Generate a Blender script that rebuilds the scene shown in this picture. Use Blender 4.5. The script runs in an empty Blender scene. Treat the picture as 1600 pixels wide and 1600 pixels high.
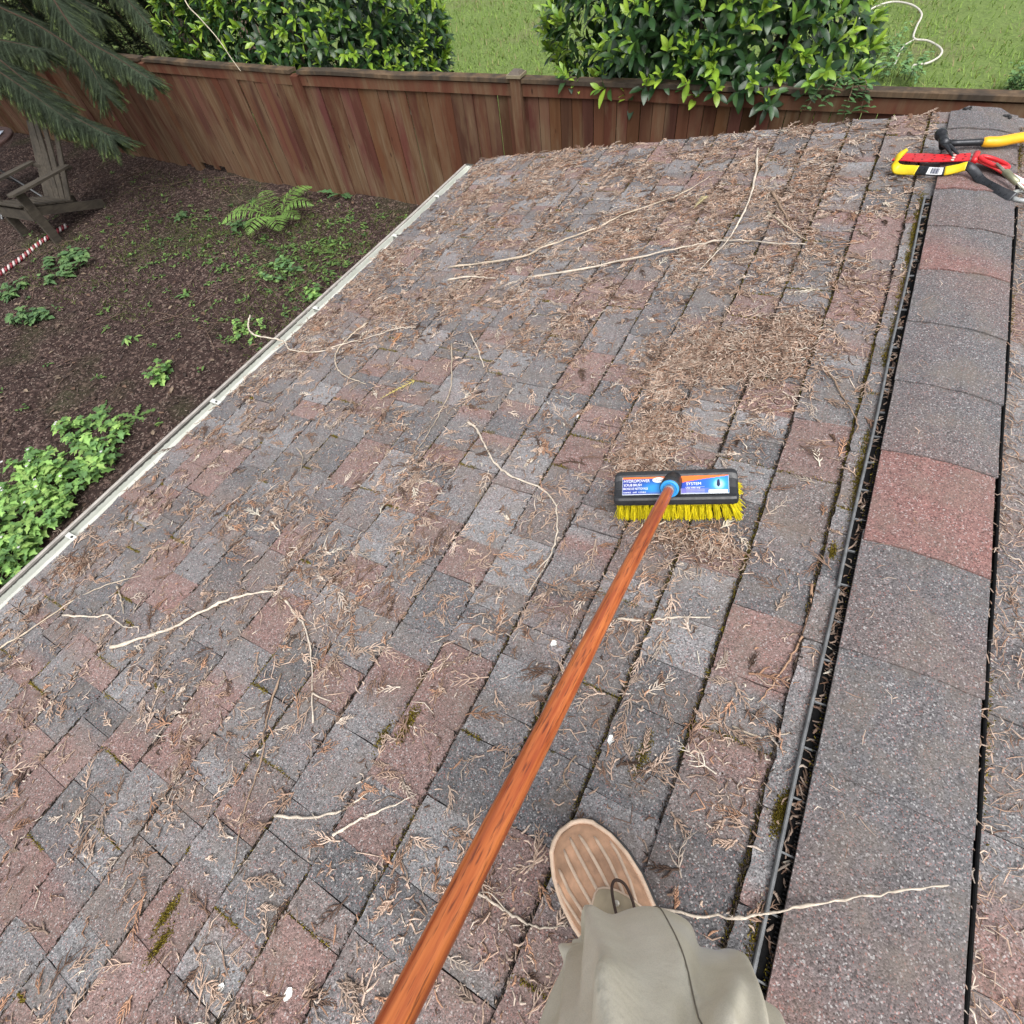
import bpy, math
import numpy as np
from mathutils import Vector, Matrix
rng = np.random.default_rng(11)
SC = bpy.context.scene
COL = SC.collection

# ------------------------------------------------------------------ camera
ZC = 2.78                                   # eye height above the garden soil
F = 828.46 / 1600.0                         # focal length in picture widths
M = np.array([[0.878922961, 0.462980003, -0.114647046],
              [0.328227892, -0.761508931, -0.558901242],
              [-0.346064849, 0.453600776, -0.821270635]])   # rows: camera right, down, forward in world axes
CAM = np.array([0.0, 0.0, ZC])
cd = bpy.data.cameras.new('camera'); cam = bpy.data.objects.new('camera', cd); COL.objects.link(cam)
cd.sensor_width = 36.0; cd.lens = 36.0 * F; cd.clip_start = 0.02; cd.clip_end = 400
R3 = Matrix((M[0], -M[1], -M[2])).transposed()
cam.matrix_world = Matrix.Translation(CAM) @ R3.to_4x4()
SC.camera = cam

# ------------------------------------------------------------------ light: bright overcast
SUN_EL, SUN_AZ = 60.0, 140.0
w = bpy.data.worlds.new('World'); SC.world = w; w.use_nodes = True
nt = w.node_tree; nt.nodes.clear()
sky = nt.nodes.new('ShaderNodeTexSky'); sky.sky_type = 'NISHITA'; sky.sun_disc = False
sky.sun_elevation = math.radians(SUN_EL); sky.sun_rotation = math.radians(SUN_AZ); sky.dust_density = 4.0; sky.air_density = 1.0
bw = nt.nodes.new('ShaderNodeRGBToBW'); mx = nt.nodes.new('ShaderNodeMix'); mx.data_type = 'RGBA'; mx.inputs[0].default_value = 0.82
bg = nt.nodes.new('ShaderNodeBackground'); bg.inputs[1].default_value = 0.15
out = nt.nodes.new('ShaderNodeOutputWorld')
nt.links.new(sky.outputs[0], bw.inputs[0]); nt.links.new(sky.outputs[0], mx.inputs[6]); nt.links.new(bw.outputs[0], mx.inputs[7])
nt.links.new(mx.outputs[2], bg.inputs[0]); nt.links.new(bg.outputs[0], out.inputs[0])
sd = bpy.data.lights.new('sun', 'SUN'); sd.energy = 0.95; sd.angle = math.radians(50); sd.color = (1.0, 0.97, 0.93)
so = bpy.data.objects.new('sun', sd); COL.objects.link(so)
sdir = Vector((math.sin(math.radians(SUN_AZ)) * math.cos(math.radians(SUN_EL)), math.cos(math.radians(SUN_AZ)) * math.cos(math.radians(SUN_EL)), math.sin(math.radians(SUN_EL))))
so.rotation_euler = sdir.to_track_quat('Z', 'Y').to_euler(); so.location = (3, -4, 9)
vs = SC.view_settings; vs.view_transform = 'Standard'; vs.look = 'None'; vs.gamma = 1.0; vs.use_curve_mapping = False
vs.exposure = 1.05

# ------------------------------------------------------------------ places
TH = 0.162705051; CT, ST = math.cos(TH), math.sin(TH)
H = 1.05                                    # eye to roof plane
NL = np.array([-ST, 0, CT]); DV = np.array([-CT, 0, -ST])
NR = np.array([ST, 0, CT]); DR = np.array([CT, 0, -ST])
O = CAM - H * NL
XA = 0.374; VA = (H * ST - XA) / CT         # the ridge line
APEX = O + DV * VA
def ray(x, y): return M.T @ np.array([(x - 800) / 828.46, (y - 800) / 828.46, 1.0])
def proj(P):
    c = (np.asarray(P) - CAM) @ M.T
    return 800 + 828.46 * c[..., 0] / c[..., 2], 800 + 828.46 * c[..., 1] / c[..., 2], c[..., 2]
def RL(u, v, h=0.0):                        # left slope: along ridge, down slope, off the surface
    u, v, h = np.broadcast_arrays(np.asarray(u, float), v, h)
    return O + u[..., None] * np.array([0, 1.0, 0]) + v[..., None] * DV + h[..., None] * NL
def RR(u, w_, h=0.0):                       # right slope, w from the ridge
    u, w_, h = np.broadcast_arrays(np.asarray(u, float), w_, h)
    return APEX + u[..., None] * np.array([0, 1.0, 0]) + w_[..., None] * DR + h[..., None] * NR
def uv(x, y, h=0.0):
    d = ray(x, y); t = -(H - h) / (d @ NL); P = d * t
    return P[1], float((CAM + P - O) @ DV)
def surf(x, y, h=0.0):                      # a point over either slope
    u, v = uv(x, y, h)
    if v > VA: return RL(u, v, h)
    d = ray(x, y); t = ((APEX + h * NR - CAM) @ NR) / (d @ NR)
    return CAM + d * t
def gp(x, y, z=0.0):                        # a point at height z over the soil
    d = ray(x, y); return CAM + d * ((z - ZC) / d[2])
def dp(x, y, depth): return CAM + ray(x, y) * depth

# ------------------------------------------------------------------ mesh helpers
class MB:
    def __init__(s): s.v = []; s.f = []; s.c = []; s.n = 0
    def add(s, v, f, c=None):
        v = np.asarray(v, float).reshape(-1, 3)
        s.v.append(v); s.f += [tuple(int(i) + s.n for i in q) for q in f]
        c = np.array((0.5, 0.5, 0.5) if c is None else c, float)
        s.c.append(np.broadcast_to(c, (len(v), 3)) if c.ndim == 1 else c); s.n += len(v); return s
    def box(s, c, ax, ay, az, col=None, taper=1.0):
        c, ax, ay, az = (np.asarray(q, float) for q in (c, ax, ay, az))
        v = [c + i * ax * (taper if k > 0 else 1) + j * ay * (taper if k > 0 else 1) + k * az for k in (-1, 1) for j in (-1, 1) for i in (-1, 1)]
        return s.add(v, [(0, 2, 3, 1), (4, 5, 7, 6), (0, 1, 5, 4), (2, 6, 7, 3), (0, 4, 6, 2), (1, 3, 7, 5)], col)
    def tube(s, pts, rad, n=6, col=None, cap=True, flat=1.0, up=None):
        pts = np.asarray(pts, float); k = len(pts); rad = np.broadcast_to(np.asarray(rad, float), (k,))
        T = np.gradient(pts, axis=0); T /= np.linalg.norm(T, axis=1)[:, None] + 1e-12
        a = np.array(up if up is not None else (0.13, 0.27, 0.95), float); V = []
        for i in range(k):
            x = np.cross(T[i], a); 
            if np.linalg.norm(x) < 1e-4: x = np.cross(T[i], (1, 0, 0))
            x /= np.linalg.norm(x); y = np.cross(x, T[i])
            an = np.linspace(0, 2 * math.pi, n, endpoint=False)
            V.append(pts[i] + rad[i] * (np.cos(an)[:, None] * x + flat * np.sin(an)[:, None] * y))
        V = np.concatenate(V)
        f = [(i * n + j, i * n + (j + 1) % n, (i + 1) * n + (j + 1) % n, (i + 1) * n + j) for i in range(k - 1) for j in range(n)]
        if cap: f += [tuple(range(n - 1, -1, -1)), tuple(range((k - 1) * n, k * n))]
        return s.add(V, f, col)
    def loft(s, rings, col=None, cap=True, closed=True):
        rings = [np.asarray(r, float) for r in rings]; n = len(rings[0]); m = n if closed else n - 1
        f = [(i * n + j, i * n + (j + 1) % n, (i + 1) * n + (j + 1) % n, (i + 1) * n + j) for i in range(len(rings) - 1) for j in range(m)]
        if cap: f += [tuple(range(n - 1, -1, -1)), tuple(range((len(rings) - 1) * n, len(rings) * n))]
        return s.add(np.concatenate(rings), f, col)
    def prism(s, poly, axis, col=None):      # closed polygon of 3-D points pushed along axis
        poly = np.asarray(poly, float); return s.loft([poly, poly + np.asarray(axis, float)], col)
WORLD = {}
def setp(o, label=None, category=None, group=None, kind=None):
    for k, q in (('label', label), ('category', category), ('group', group), ('kind', kind)):
        if q: o[k] = q
    return o
def mesh_from(name, V, Fc, C, smooth):
    me = bpy.data.meshes.new(name); me.from_pydata(V.tolist(), [], Fc); 
    at = me.color_attributes.new('Col', 'FLOAT_COLOR', 'POINT')
    at.data.foreach_set('color', np.concatenate([C, np.ones((len(C), 1))], 1).astype(np.float32).ravel())
    if smooth: me.polygons.foreach_set('use_smooth', [True] * len(me.polygons))
    me.update(); return me
def build(name, mb, mat, parent=None, smooth=False, origin=None, **kw):
    V = np.concatenate(mb.v); C = np.concatenate(mb.c)
    if origin is None:
        lo, hi = V.min(0), V.max(0); origin = np.array([(lo[0] + hi[0]) / 2, (lo[1] + hi[1]) / 2, lo[2]]) if parent is None else WORLD[parent.name]
    origin = np.asarray(origin, float)
    me = mesh_from(name, V - origin, mb.f, C, smooth); me.materials.append(mat)
    o = bpy.data.objects.new(name, me); COL.objects.link(o)
    o.parent = parent; o.location = origin - (WORLD[parent.name] if parent else 0)
    WORLD[o.name] = origin; return setp(o, **kw)
def empty(name, loc, parent=None, **kw):
    o = bpy.data.objects.new(name, None); COL.objects.link(o); o.empty_display_size = 0.1
    loc = np.asarray(loc, float); o.parent = parent; o.location = loc - (WORLD[parent.name] if parent else 0)
    WORLD[o.name] = loc; return setp(o, **kw)
def seg_mesh(name, p0, p1, r0, r1, col, mat, parent=None, nside=3, **kw):   # thousands of little tapered sticks, one mesh
    N = len(p0); d = p1 - p0; d /= np.linalg.norm(d, axis=1)[:, None] + 1e-12
    a = np.where(np.abs(d[:, 2:3]) > 0.9, np.array([[1.0, 0, 0]]), np.array([[0, 0, 1.0]]))
    x = np.cross(d, a); x /= np.linalg.norm(x, axis=1)[:, None]; y = np.cross(x, d)
    V = np.zeros((N, 2 * nside, 3)); 
    for k in range(nside):
        an = 2 * math.pi * k / nside + 0.5; o_ = math.cos(an) * x + math.sin(an) * y
        V[:, k] = p0 + o_ * r0[:, None]; V[:, nside + k] = p1 + o_ * r1[:, None]
    b = (np.arange(N) * 2 * nside)[:, None]
    q = np.array([[k, (k + 1) % nside, nside + (k + 1) % nside, nside + k] for k in range(nside)])
    Fq = (b[:, :, None] + q[None]).reshape(-1, 4)
    return quad_mesh(name, V.reshape(-1, 3), Fq, np.repeat(col, 2 * nside, axis=0), mat, parent, **kw)
def quad_mesh(name, V, Fq, C, mat, parent=None, origin=None, smooth=False, **kw):
    if origin is None: origin = WORLD[parent.name] if parent else np.array([V[:, 0].mean(), V[:, 1].mean(), V[:, 2].min()])
    me = bpy.data.meshes.new(name); n = Fq.shape[1]
    me.vertices.add(len(V)); me.vertices.foreach_set('co', (V - origin).astype(np.float32).ravel())
    me.loops.add(Fq.size); me.loops.foreach_set('vertex_index', Fq.astype(np.int32).ravel())
    me.polygons.add(len(Fq)); me.polygons.foreach_set('loop_start', (np.arange(len(Fq)) * n).astype(np.int32))
    if smooth: me.polygons.foreach_set('use_smooth', np.ones(len(Fq), bool))
    at = me.color_attributes.new('Col', 'FLOAT_COLOR', 'POINT')
    at.data.foreach_set('color', np.concatenate([C, np.ones((len(C), 1))], 1).astype(np.float32).ravel())
    me.update(calc_edges=True); me.validate(); me.materials.append(mat)
    o = bpy.data.objects.new(name, me); COL.objects.link(o); o.parent = parent
    o.location = np.asarray(origin) - (WORLD[parent.name] if parent else 0); WORLD[o.name] = np.asarray(origin, float)
    return setp(o, **kw)
def smooth_path(pts, n=6):                   # Catmull-Rom through the points
    P = np.asarray(pts, float); P = np.vstack([2 * P[0] - P[1], P, 2 * P[-1] - P[-2]]); R = []
    for i in range(1, len(P) - 2):
        for t in np.linspace(0, 1, n, endpoint=False):
            a, b, c, d = P[i - 1], P[i], P[i + 1], P[i + 2]
            R.append(0.5 * (2 * b + (c - a) * t + (2 * a - 5 * b + 4 * c - d) * t * t + (-a + 3 * b - 3 * c + d) * t ** 3))
    R.append(P[-2]); return np.array(R)
def vnoise(x, y, seed=0):                    # smooth value noise 0..1
    x = np.asarray(x, float); y = np.asarray(y, float); xi = np.floor(x).astype(int); yi = np.floor(y).astype(int); fx = x - xi; fy = y - yi
    h = lambda a, b: np.modf(np.abs(np.sin(a * 127.1 + b * 311.7 + seed * 74.7) * 43758.5453))[0]
    sx = fx * fx * (3 - 2 * fx); sy = fy * fy * (3 - 2 * fy)
    return (h(xi, yi) * (1 - sx) + h(xi + 1, yi) * sx) * (1 - sy) + (h(xi, yi + 1) * (1 - sx) + h(xi + 1, yi + 1) * sx) * sy

# ------------------------------------------------------------------ materials
class NT:
    def __init__(s, name):
        s.m = bpy.data.materials.new(name); s.m.use_nodes = True; s.t = s.m.node_tree; s.b = s.t.nodes['Principled BSDF']
    def n(s, kind, **kw):
        q = s.t.nodes.new('ShaderNode' + kind)
        for k, v in kw.items():
            if hasattr(q, k): setattr(q, k, v)
        return q
    def l(s, a, b): s.t.links.new(a, b)
    def set(s, **kw):
        for k, v in kw.items(): s.b.inputs[k.replace('_', ' ')].default_value = v
        return s
    def pos(s, scale=(1, 1, 1), coord='world', rot=None):
        if coord == 'world': o = s.n('NewGeometry').outputs['Position']
        else: o = s.n('TexCoord').outputs[coord]
        mp = s.n('Mapping'); mp.inputs['Scale'].default_value = scale
        if rot: mp.inputs['Rotation'].default_value = rot
        s.l(o, mp.inputs['Vector']); return mp.outputs[0]
    def noise(s, vec, scale, detail=3, rough=0.55):
        q = s.n('TexNoise'); q.inputs['Scale'].default_value = scale; q.inputs['Detail'].default_value = detail; q.inputs['Roughness'].default_value = rough
        s.l(vec, q.inputs['Vector']); return q.outputs[0]
    def voro(s, vec, scale, out='Color', feature='F1'):
        q = s.n('TexVoronoi'); q.feature = feature; q.inputs['Scale'].default_value = scale; s.l(vec, q.inputs['Vector']); return q.outputs[out]
    def rng(s, v, a, b, c=0.0, d=1.0):
        q = s.n('MapRange'); q.inputs[1].default_value = a; q.inputs[2].default_value = b; q.inputs[3].default_value = c; q.inputs[4].default_value = d
        s.l(v, q.inputs[0]); return q.outputs[0]
    def mix(s, a, b, fac, mode='MIX'):
        q = s.n('Mix', data_type='RGBA'); q.blend_type = mode
        for k, v in ((6, a), (7, b)):
            if isinstance(v, (tuple, list)): q.inputs[k].default_value = (*v[:3], 1)
            else: s.l(v, q.inputs[k])
        if isinstance(fac, (int, float)): q.inputs[0].default_value = fac
        else: s.l(fac, q.inputs[0])
        return q.outputs[2]
    def sep(s, c): q = s.n('SeparateColor'); s.l(c, q.inputs[0]); return q.outputs
    def math(s, op, a, b=None):
        q = s.n('Math', operation=op)
        for k, v in ((0, a), (1, b)):
            if v is None: continue
            if isinstance(v, (int, float)): q.inputs[k].default_value = v
            else: s.l(v, q.inputs[k])
        return q.outputs[0]
    def attr(s): q = s.n('Attribute', attribute_name='Col'); return q.outputs['Color']
    def col(s, c): s.l(c, s.b.inputs['Base Color']) if not isinstance(c, tuple) else setattr(s.b.inputs['Base Color'], 'default_value', (*c, 1)); return s
    def bump(s, h, strength=0.4, dist=0.002):
        q = s.n('Bump'); q.inputs['Strength'].default_value = strength; q.inputs['Distance'].default_value = dist
        s.l(h, q.inputs['Height']); s.l(q.outputs[0], s.b.inputs['Normal']); return s
def plain(name, c, rough=0.5, metal=0.0, spec=0.5, vary=0.25, scale=30, bump=0.15):
    m = NT(name); p = m.pos(); nz = m.noise(p, scale, 4)
    d = tuple(q * (1 - vary) for q in c); m.col(m.mix(d, tuple(min(1, q * (1 + vary * 0.6)) for q in c), m.rng(nz, 0.3, 0.7)))
    m.set(Roughness=rough, Metallic=metal); m.b.inputs['Specular IOR Level'].default_value = spec
    m.l(m.rng(m.noise(p, scale * 2.3, 3), 0.3, 0.7, max(0.05, rough - 0.12), min(1, rough + 0.12)), m.b.inputs['Roughness'])
    if bump: m.bump(m.noise(p, scale * 6, 3), bump, 0.001)
    return m.m
def attr_mat(name, rough=0.7, spec=0.4, vary=0.3, scale=60, trans=0.0, bump=0.2, bs=300, bd=0.0006):
    m = NT(name); p = m.pos(); c = m.attr()
    c = m.mix(c, m.mix(c, (0.5, 0.5, 0.5), 1.0, 'MULTIPLY'), m.rng(m.noise(p, scale, 3), 0.35, 0.75, 0, vary * 2))
    m.col(c).set(Roughness=rough); m.b.inputs['Specular IOR Level'].default_value = spec
    if bump: m.bump(m.noise(p, bs, 3), bump, bd)
    if trans:
        tr = m.n('BsdfTranslucent'); m.l(m.mix(c, (1.0, 1.0, 0.6), 1.0, 'MULTIPLY'), tr.inputs[0]); ms = m.n('MixShader'); ms.inputs[0].default_value = trans
        o = [q for q in m.t.nodes if q.type == 'OUTPUT_MATERIAL'][0]
        m.l(m.b.outputs[0], ms.inputs[1]); m.l(tr.outputs[0], ms.inputs[2]); m.l(ms.outputs[0], o.inputs[0])
    return m.m
def shingle_mat():
    m = NT('asphalt_granules'); p = m.pos(); c = m.attr()
    big = m.noise(p, 5.0, 4)
    c = m.mix(c, m.mix(c, (1.14, 0.92, 0.88), 1.0, 'MULTIPLY'), m.rng(big, 0.5, 0.68, 0, 0.4))
    v1 = m.sep(m.voro(p, 430)); v2 = m.sep(m.voro(p, 400)); v3 = m.sep(m.voro(p, 560))
    c = m.mix(c, (0.0, 0.0, 0.0), m.rng(v1[0], 0.0, 0.55, 0.62, 0.0))
    c = m.mix(c, m.mix(c, (1.6, 1.55, 1.55), 1.0, 'MULTIPLY'), m.rng(v1[1], 0.5, 0.95, 0, 0.9))
    c = m.mix(c, (0.50, 0.49, 0.48), m.rng(v2[2], 0.92, 0.96, 0, 0.5))
    c = m.mix(c, (0.40, 0.16, 0.13), m.rng(v3[1], 0.93, 0.95, 0, 0.4))
    dirt = m.noise(p, 11.0, 6, 0.65)
    c = m.mix(c, (0.17, 0.14, 0.115), m.rng(dirt, 0.48, 0.72, 0, 0.55)); c = m.mix(c, (0.055, 0.05, 0.05), m.rng(m.noise(p, 23.0, 5, 0.7), 0.58, 0.78, 0, 0.6))
    m.col(c).set(Roughness=0.93); m.b.inputs['Specular IOR Level'].default_value = 0.25
    h = m.math('ADD', m.math('MULTIPLY', m.voro(p, 430, 'Distance'), -1.0), m.math('MULTIPLY', m.noise(p, 40, 3), 0.8))
    m.bump(h, 0.55, 0.0016); return m.m
def wood_fence_mat():
    m = NT('stained_fence_wood'); c = m.attr(); st = m.pos((30, 30, 1.1)); st2 = m.pos((5.5, 5.5, 1.3))
    a = m.noise(st, 1.0, 5, 0.6); b = m.noise(st2, 1.0, 4, 0.6)
    c = m.mix(c, m.mix(c, (0.6, 0.56, 0.56), 1.0, 'MULTIPLY'), m.rng(a, 0.42, 0.7, 0, 0.6))
    z = m.n('SeparateXYZ'); m.l(m.n('NewGeometry').outputs['Position'], z.inputs[0])
    low = m.rng(z.outputs[2], 0.0, 0.6, 0.10, 0.0)
    worn = m.rng(m.math('ADD', b, low), 0.44, 0.62, 0, 0.85)
    c = m.mix(c, m.mix((0.125, 0.072, 0.036), (0.185, 0.130, 0.082), m.rng(a, 0.3, 0.7)), m.math('MULTIPLY', worn, m.rng(a, 0.25, 0.6, 0.55, 1.0)))
    kn = m.voro(m.pos((7, 7, 2.6)), 1.0, 'Distance'); c = m.mix(c, (0.025, 0.012, 0.008), m.rng(kn, 0.03, 0.075, 0.85, 0.0))
    m.col(c).set(Roughness=0.85); m.b.inputs['Specular IOR Level'].default_value = 0.15; m.bump(a, 0.4, 0.003); return m.m
def old_wood_mat(name, c1, c2, sc=(6, 6, 6), st=None):
    m = NT(name); a = m.noise(m.pos(st or (60, 8, 60)), 1.0, 5, 0.6); b = m.noise(m.pos(), 6, 4)
    m.col(m.mix(m.mix(c1, c2, m.rng(a, 0.35, 0.68)), tuple(q * 0.45 for q in c1), m.rng(b, 0.5, 0.75, 0, 0.7))).set(Roughness=0.82); m.bump(a, 0.5, 0.003); return m.m
MAT = {}
MAT['shingle'] = shingle_mat(); MAT['fence'] = wood_fence_mat()
MAT['litter'] = attr_mat('dry_cedar_litter', 0.85, 0.2, 0.25, 220, trans=0.12, bump=0)
MAT['moss'] = attr_mat('moss', 0.95, 0.1, 0.4, 90, bump=0)
MAT['twig'] = attr_mat('bark_twig', 0.8, 0.25, 0.35, 130, bump=0.5, bs=260, bd=0.0012)
MAT['leaf'] = attr_mat('leaf', 0.33, 0.55, 0.25, 25, trans=0.22, bump=0.1, bs=60, bd=0.002)
MAT['weed'] = attr_mat('soft_leaf', 0.6, 0.35, 0.3, 40, trans=0.25, bump=0.1, bs=90, bd=0.002)
MAT['needle'] = attr_mat('conifer_spray', 0.7, 0.25, 0.35, 14, trans=0.15, bump=0)
MAT['grass'] = attr_mat('grass_blade', 0.65, 0.3, 0.4, 3, trans=0.25, bump=0)
MAT['generic'] = attr_mat('weathered_paint', 0.6, 0.4, 0.2, 40)
MAT['black_plastic'] = plain('black_plastic', (0.022, 0.023, 0.026), 0.38, vary=0.2, scale=60)
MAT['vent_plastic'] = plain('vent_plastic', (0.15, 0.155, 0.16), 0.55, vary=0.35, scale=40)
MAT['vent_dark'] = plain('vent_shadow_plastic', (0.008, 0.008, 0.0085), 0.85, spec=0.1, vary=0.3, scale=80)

# ------------------------------------------------------------------ soil, lawn
U0, U1, VE = -1.15, 2.89, 2.10
EDGE = RL(0, VE, 0.0)                        # eave line
def soil_mat():
    m = NT('dark_mulch_soil'); p = m.pos()
    v = m.sep(m.voro(p, 38)); v2 = m.sep(m.voro(p, 85)); g = m.noise(p, 1.3, 5); a = m.noise(p, 30, 6, 0.7)
    c = m.mix((0.020, 0.012, 0.010), (0.075, 0.046, 0.040), m.rng(a, 0.35, 0.72))
    c = m.mix(c, (0.17, 0.115, 0.095), m.rng(v[0], 0.78, 0.96, 0, 0.75)); c = m.mix(c, (0.26, 0.20, 0.17), m.rng(v2[1], 0.9, 0.96, 0, 0.7))
    c = m.mix(c, (0.04, 0.05, 0.018), m.rng(g, 0.52, 0.72, 0, 0.6))
    m.col(c).set(Roughness=0.95); m.b.inputs['Specular IOR Level'].default_value = 0.2
    m.bump(m.math('ADD', a, m.math('MULTIPLY', m.voro(p, 38, 'Distance'), -0.5)), 0.9, 0.03); return m.m
def lawn_mat():
    m = NT('lawn'); p = m.pos(); a = m.noise(p, 22, 5, 0.7); g = m.noise(p, 0.8, 4)
    c = m.mix((0.075, 0.12, 0.025), (0.16, 0.225, 0.05), m.rng(a, 0.3, 0.7)); c = m.mix(c, (0.16, 0.13, 0.075), m.rng(g, 0.55, 0.75, 0, 0.7))
    m.col(c).set(Roughness=0.95); m.bump(a, 0.8, 0.03); return m.m
MAT['soil'] = soil_mat(); MAT['lawn'] = lawn_mat()
def FY(x):                                   # the fence line
    x = np.asarray(x, float); return np.where(x > -5.4, 4.68 + 0.2 * (x + 5.4) / 6.2, 4.68 + 0.05 * (-5.4 - x))
def sheet(name, x0, x1, y0, y1, nx, ny, zf, mat, **kw):
    X, Y = np.meshgrid(np.linspace(x0, x1, nx), np.linspace(y0, y1, ny), indexing='ij')
    V = np.stack([X, Y, zf(X, Y)], -1).reshape(-1, 3); i = np.arange(nx * ny).reshape(nx, ny)
    Fq = np.stack([i[:-1, :-1], i[1:, :-1], i[1:, 1:], i[:-1, 1:]], -1).reshape(-1, 4)
    return quad_mesh(name, V, Fq, np.full((len(V), 3), 0.5), mat, smooth=True, origin=np.zeros(3), **kw)
def soil_z(x, y): return 0.07 * (vnoise(x * 1.1, y * 1.1, 1) - 0.5) + 0.05 * (vnoise(x * 4, y * 4, 2) - 0.5) + 0.02 * (vnoise(x * 13, y * 13, 3) - 0.5)
far = sheet('ground', -200, 200, -120, 260, 21, 21, lambda x, y: -0.14 + 0 * x, MAT['lawn'], kind='structure', label='flat grassy ground reaching to the horizon')
sheet('soil', -16, 3.2, -5, 4.95, 190, 110, soil_z, MAT['soil'], kind='structure', label='dark mulched garden soil beside the low roof')
def lawn_z(x, y): return 0.05 * (vnoise(x * 0.7, y * 0.7, 5) - 0.5) + 0.02 * (vnoise(x * 5, y * 5, 6) - 0.5) - 0.03
sheet('lawn', -26, 14, 4.9, 34, 200, 150, lawn_z, MAT['lawn'], kind='structure', label='green lawn beyond the red fence')
# grass blades
N = 90000
gx = rng.uniform(-13, 6, N); gy = 5.0 + 13.5 * rng.random(N) ** 1.2
px, py, pz = proj(np.stack([gx, gy, np.zeros(N)], 1)); k = (px > 560) & (px < 1680) & (py > -60) & (py < 190)
gx, gy = gx[k], gy[k]; N = len(gx)
bare = vnoise(gx * 0.9, gy * 0.9, 9) + 0.45 * np.exp(-((gx - 0.0) ** 2 / 0.5 + (gy - 10.6) ** 2 / 3.0))
k = rng.random(N) > (bare - 0.62) * 4; gx, gy = gx[k], gy[k]; N = len(gx)
p0 = np.stack([gx, gy, lawn_z(gx, gy)], 1); ln = rng.uniform(0.04, 0.12, N); an = rng.uniform(0, 6.28, N); tl = rng.uniform(0.2, 1.1, N)
dr = np.stack([np.cos(an) * np.sin(tl), np.sin(an) * np.sin(tl), np.cos(tl)], 1); sd_ = np.stack([-np.sin(an), np.cos(an), 0 * an], 1) * (0.005 + 0.004 * rng.random(N))[:, None]
V = np.stack([p0 - sd_, p0 + sd_, p0 + dr * ln[:, None] - np.array([0, 0, 0.01])], 1).reshape(-1, 3)
t = rng.random((N, 1)) * 0.7 + 0.3 * vnoise(gx * 2.0, gy * 2.0, 4)[:, None]
gc = (1 - t) * np.array([[0.11, 0.21, 0.035]]) + t * np.array([[0.30, 0.42, 0.095]]); dry = rng.random((N, 1)) < 0.1; gc = np.where(dry, np.array([[0.34, 0.28, 0.15]]), gc)
quad_mesh('grass', V, np.arange(3 * N).reshape(-1, 3), np.repeat(gc, 3, 0), MAT['grass'], kind='stuff', label='short uneven green grass blades of the lawn', category='grass')

# ------------------------------------------------------------------ the low building: walls, roof, shingles, vent, gutter
house = empty('garden_building', (XA, 0.6, 0.0), label='low building under the red and grey shingle roof with gutter', category='building')
siding = plain('painted_siding', (0.42, 0.40, 0.36), 0.7, vary=0.2, scale=8)
trim_m = plain('painted_trim', (0.5, 0.5, 0.46), 0.6, vary=0.2, scale=12)
wall = MB(); zw = float(RL(0, VE - 0.35, 0)[2]) - 0.06; xw = float(RL(0, VE - 0.35, 0)[0]); xr = 2 * XA - xw
wall.box((XA, 0.55, zw / 2 - 0.1), ((xr - xw) / 2, 0, 0), (0, 2.12, 0), (0, 0, zw / 2 + 0.1))
wall.prism([(xw, -1.57, zw - 0.001), (xr, -1.57, zw - 0.001), (XA, -1.57, APEX[2] - 0.06)], (0, 4.24, 0))
build('wall', wall, siding, house)
roof = MB()
for s, f in ((1, RL), (-1, RR)):
    a, b = (VA, VE - 0.015) if s == 1 else (0.0, VE - VA - 0.015)
    roof.loft([[f(U, a, 0.0).tolist(), f(U, b, 0.0).tolist(), f(U, b, -0.04).tolist(), f(U, a, -0.04).tolist()] for U in (-1.65, U1 - 0.02)])
deckm = plain('roof_underlay', (0.035, 0.032, 0.032), 0.95, vary=0.4, scale=30)
roof = build('roof', roof, deckm, house)
fas = MB(); fas.box(RL(0.6, VE - 0.03, -0.10), (0.011, 0, 0), (0, 2.25, 0), (0, 0, 0.075)); build('fascia', fas, trim_m, house)
rk = MB()
for f, a, b in ((RL, VA, VE - 0.03), (RR, 0.0, VE - VA - 0.03)):
    rk.loft([[f(U, q, g).tolist() for q, g in ((a, -0.002), (b, -0.002), (b, -0.13), (a, -0.13))] for U in (U1 - 0.045, U1 - 0.022)])
build('rake_board', rk, trim_m, house)

PIT = 0.1342; KS = list(range(-1, 16)); CB = {k_: 0.0864 + PIT * k_ for k_ in KS}
GREY, DARK, RED, LIGHT, BROWN = (0.160, 0.155, 0.157), (0.118, 0.117, 0.121), (0.196, 0.138, 0.127), (0.205, 0.204, 0.208), (0.164, 0.144, 0.138)
def pick(): return [GREY, DARK, RED, LIGHT, BROWN][rng.choice(5, p=[0.36, 0.17, 0.2, 0.13, 0.14])]
FORCE = [(q, RED) for q in ((40, 1230), (20, 1130), (60, 1330), (1370, 402), (1340, 470), (1195, 645), (1080, 705), (1190, 1010), (900, 560), (925, 640), (590, 700), (560, 870), (250, 865), (640, 800), (720, 880), (230, 935), (980, 590), (1150, 880), (700, 1100), (560, 1060), (640, 1180), (1110, 720), (1210, 480), (1040, 250))]
FORCE += [(q, LIGHT) for q in ((790, 580), (1080, 640), (730, 600), (800, 845), (180, 1500), (215, 1020), (640, 1300), (1010, 310), (1090, 440))] + [(q, DARK) for q in ((1200, 930), (1080, 1370), (750, 1230), (540, 1340), (430, 1080), (1240, 560))]
FORCE = [(uv(*q), c) for q, c in FORCE]
PIECES = []; LAY = {}
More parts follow.
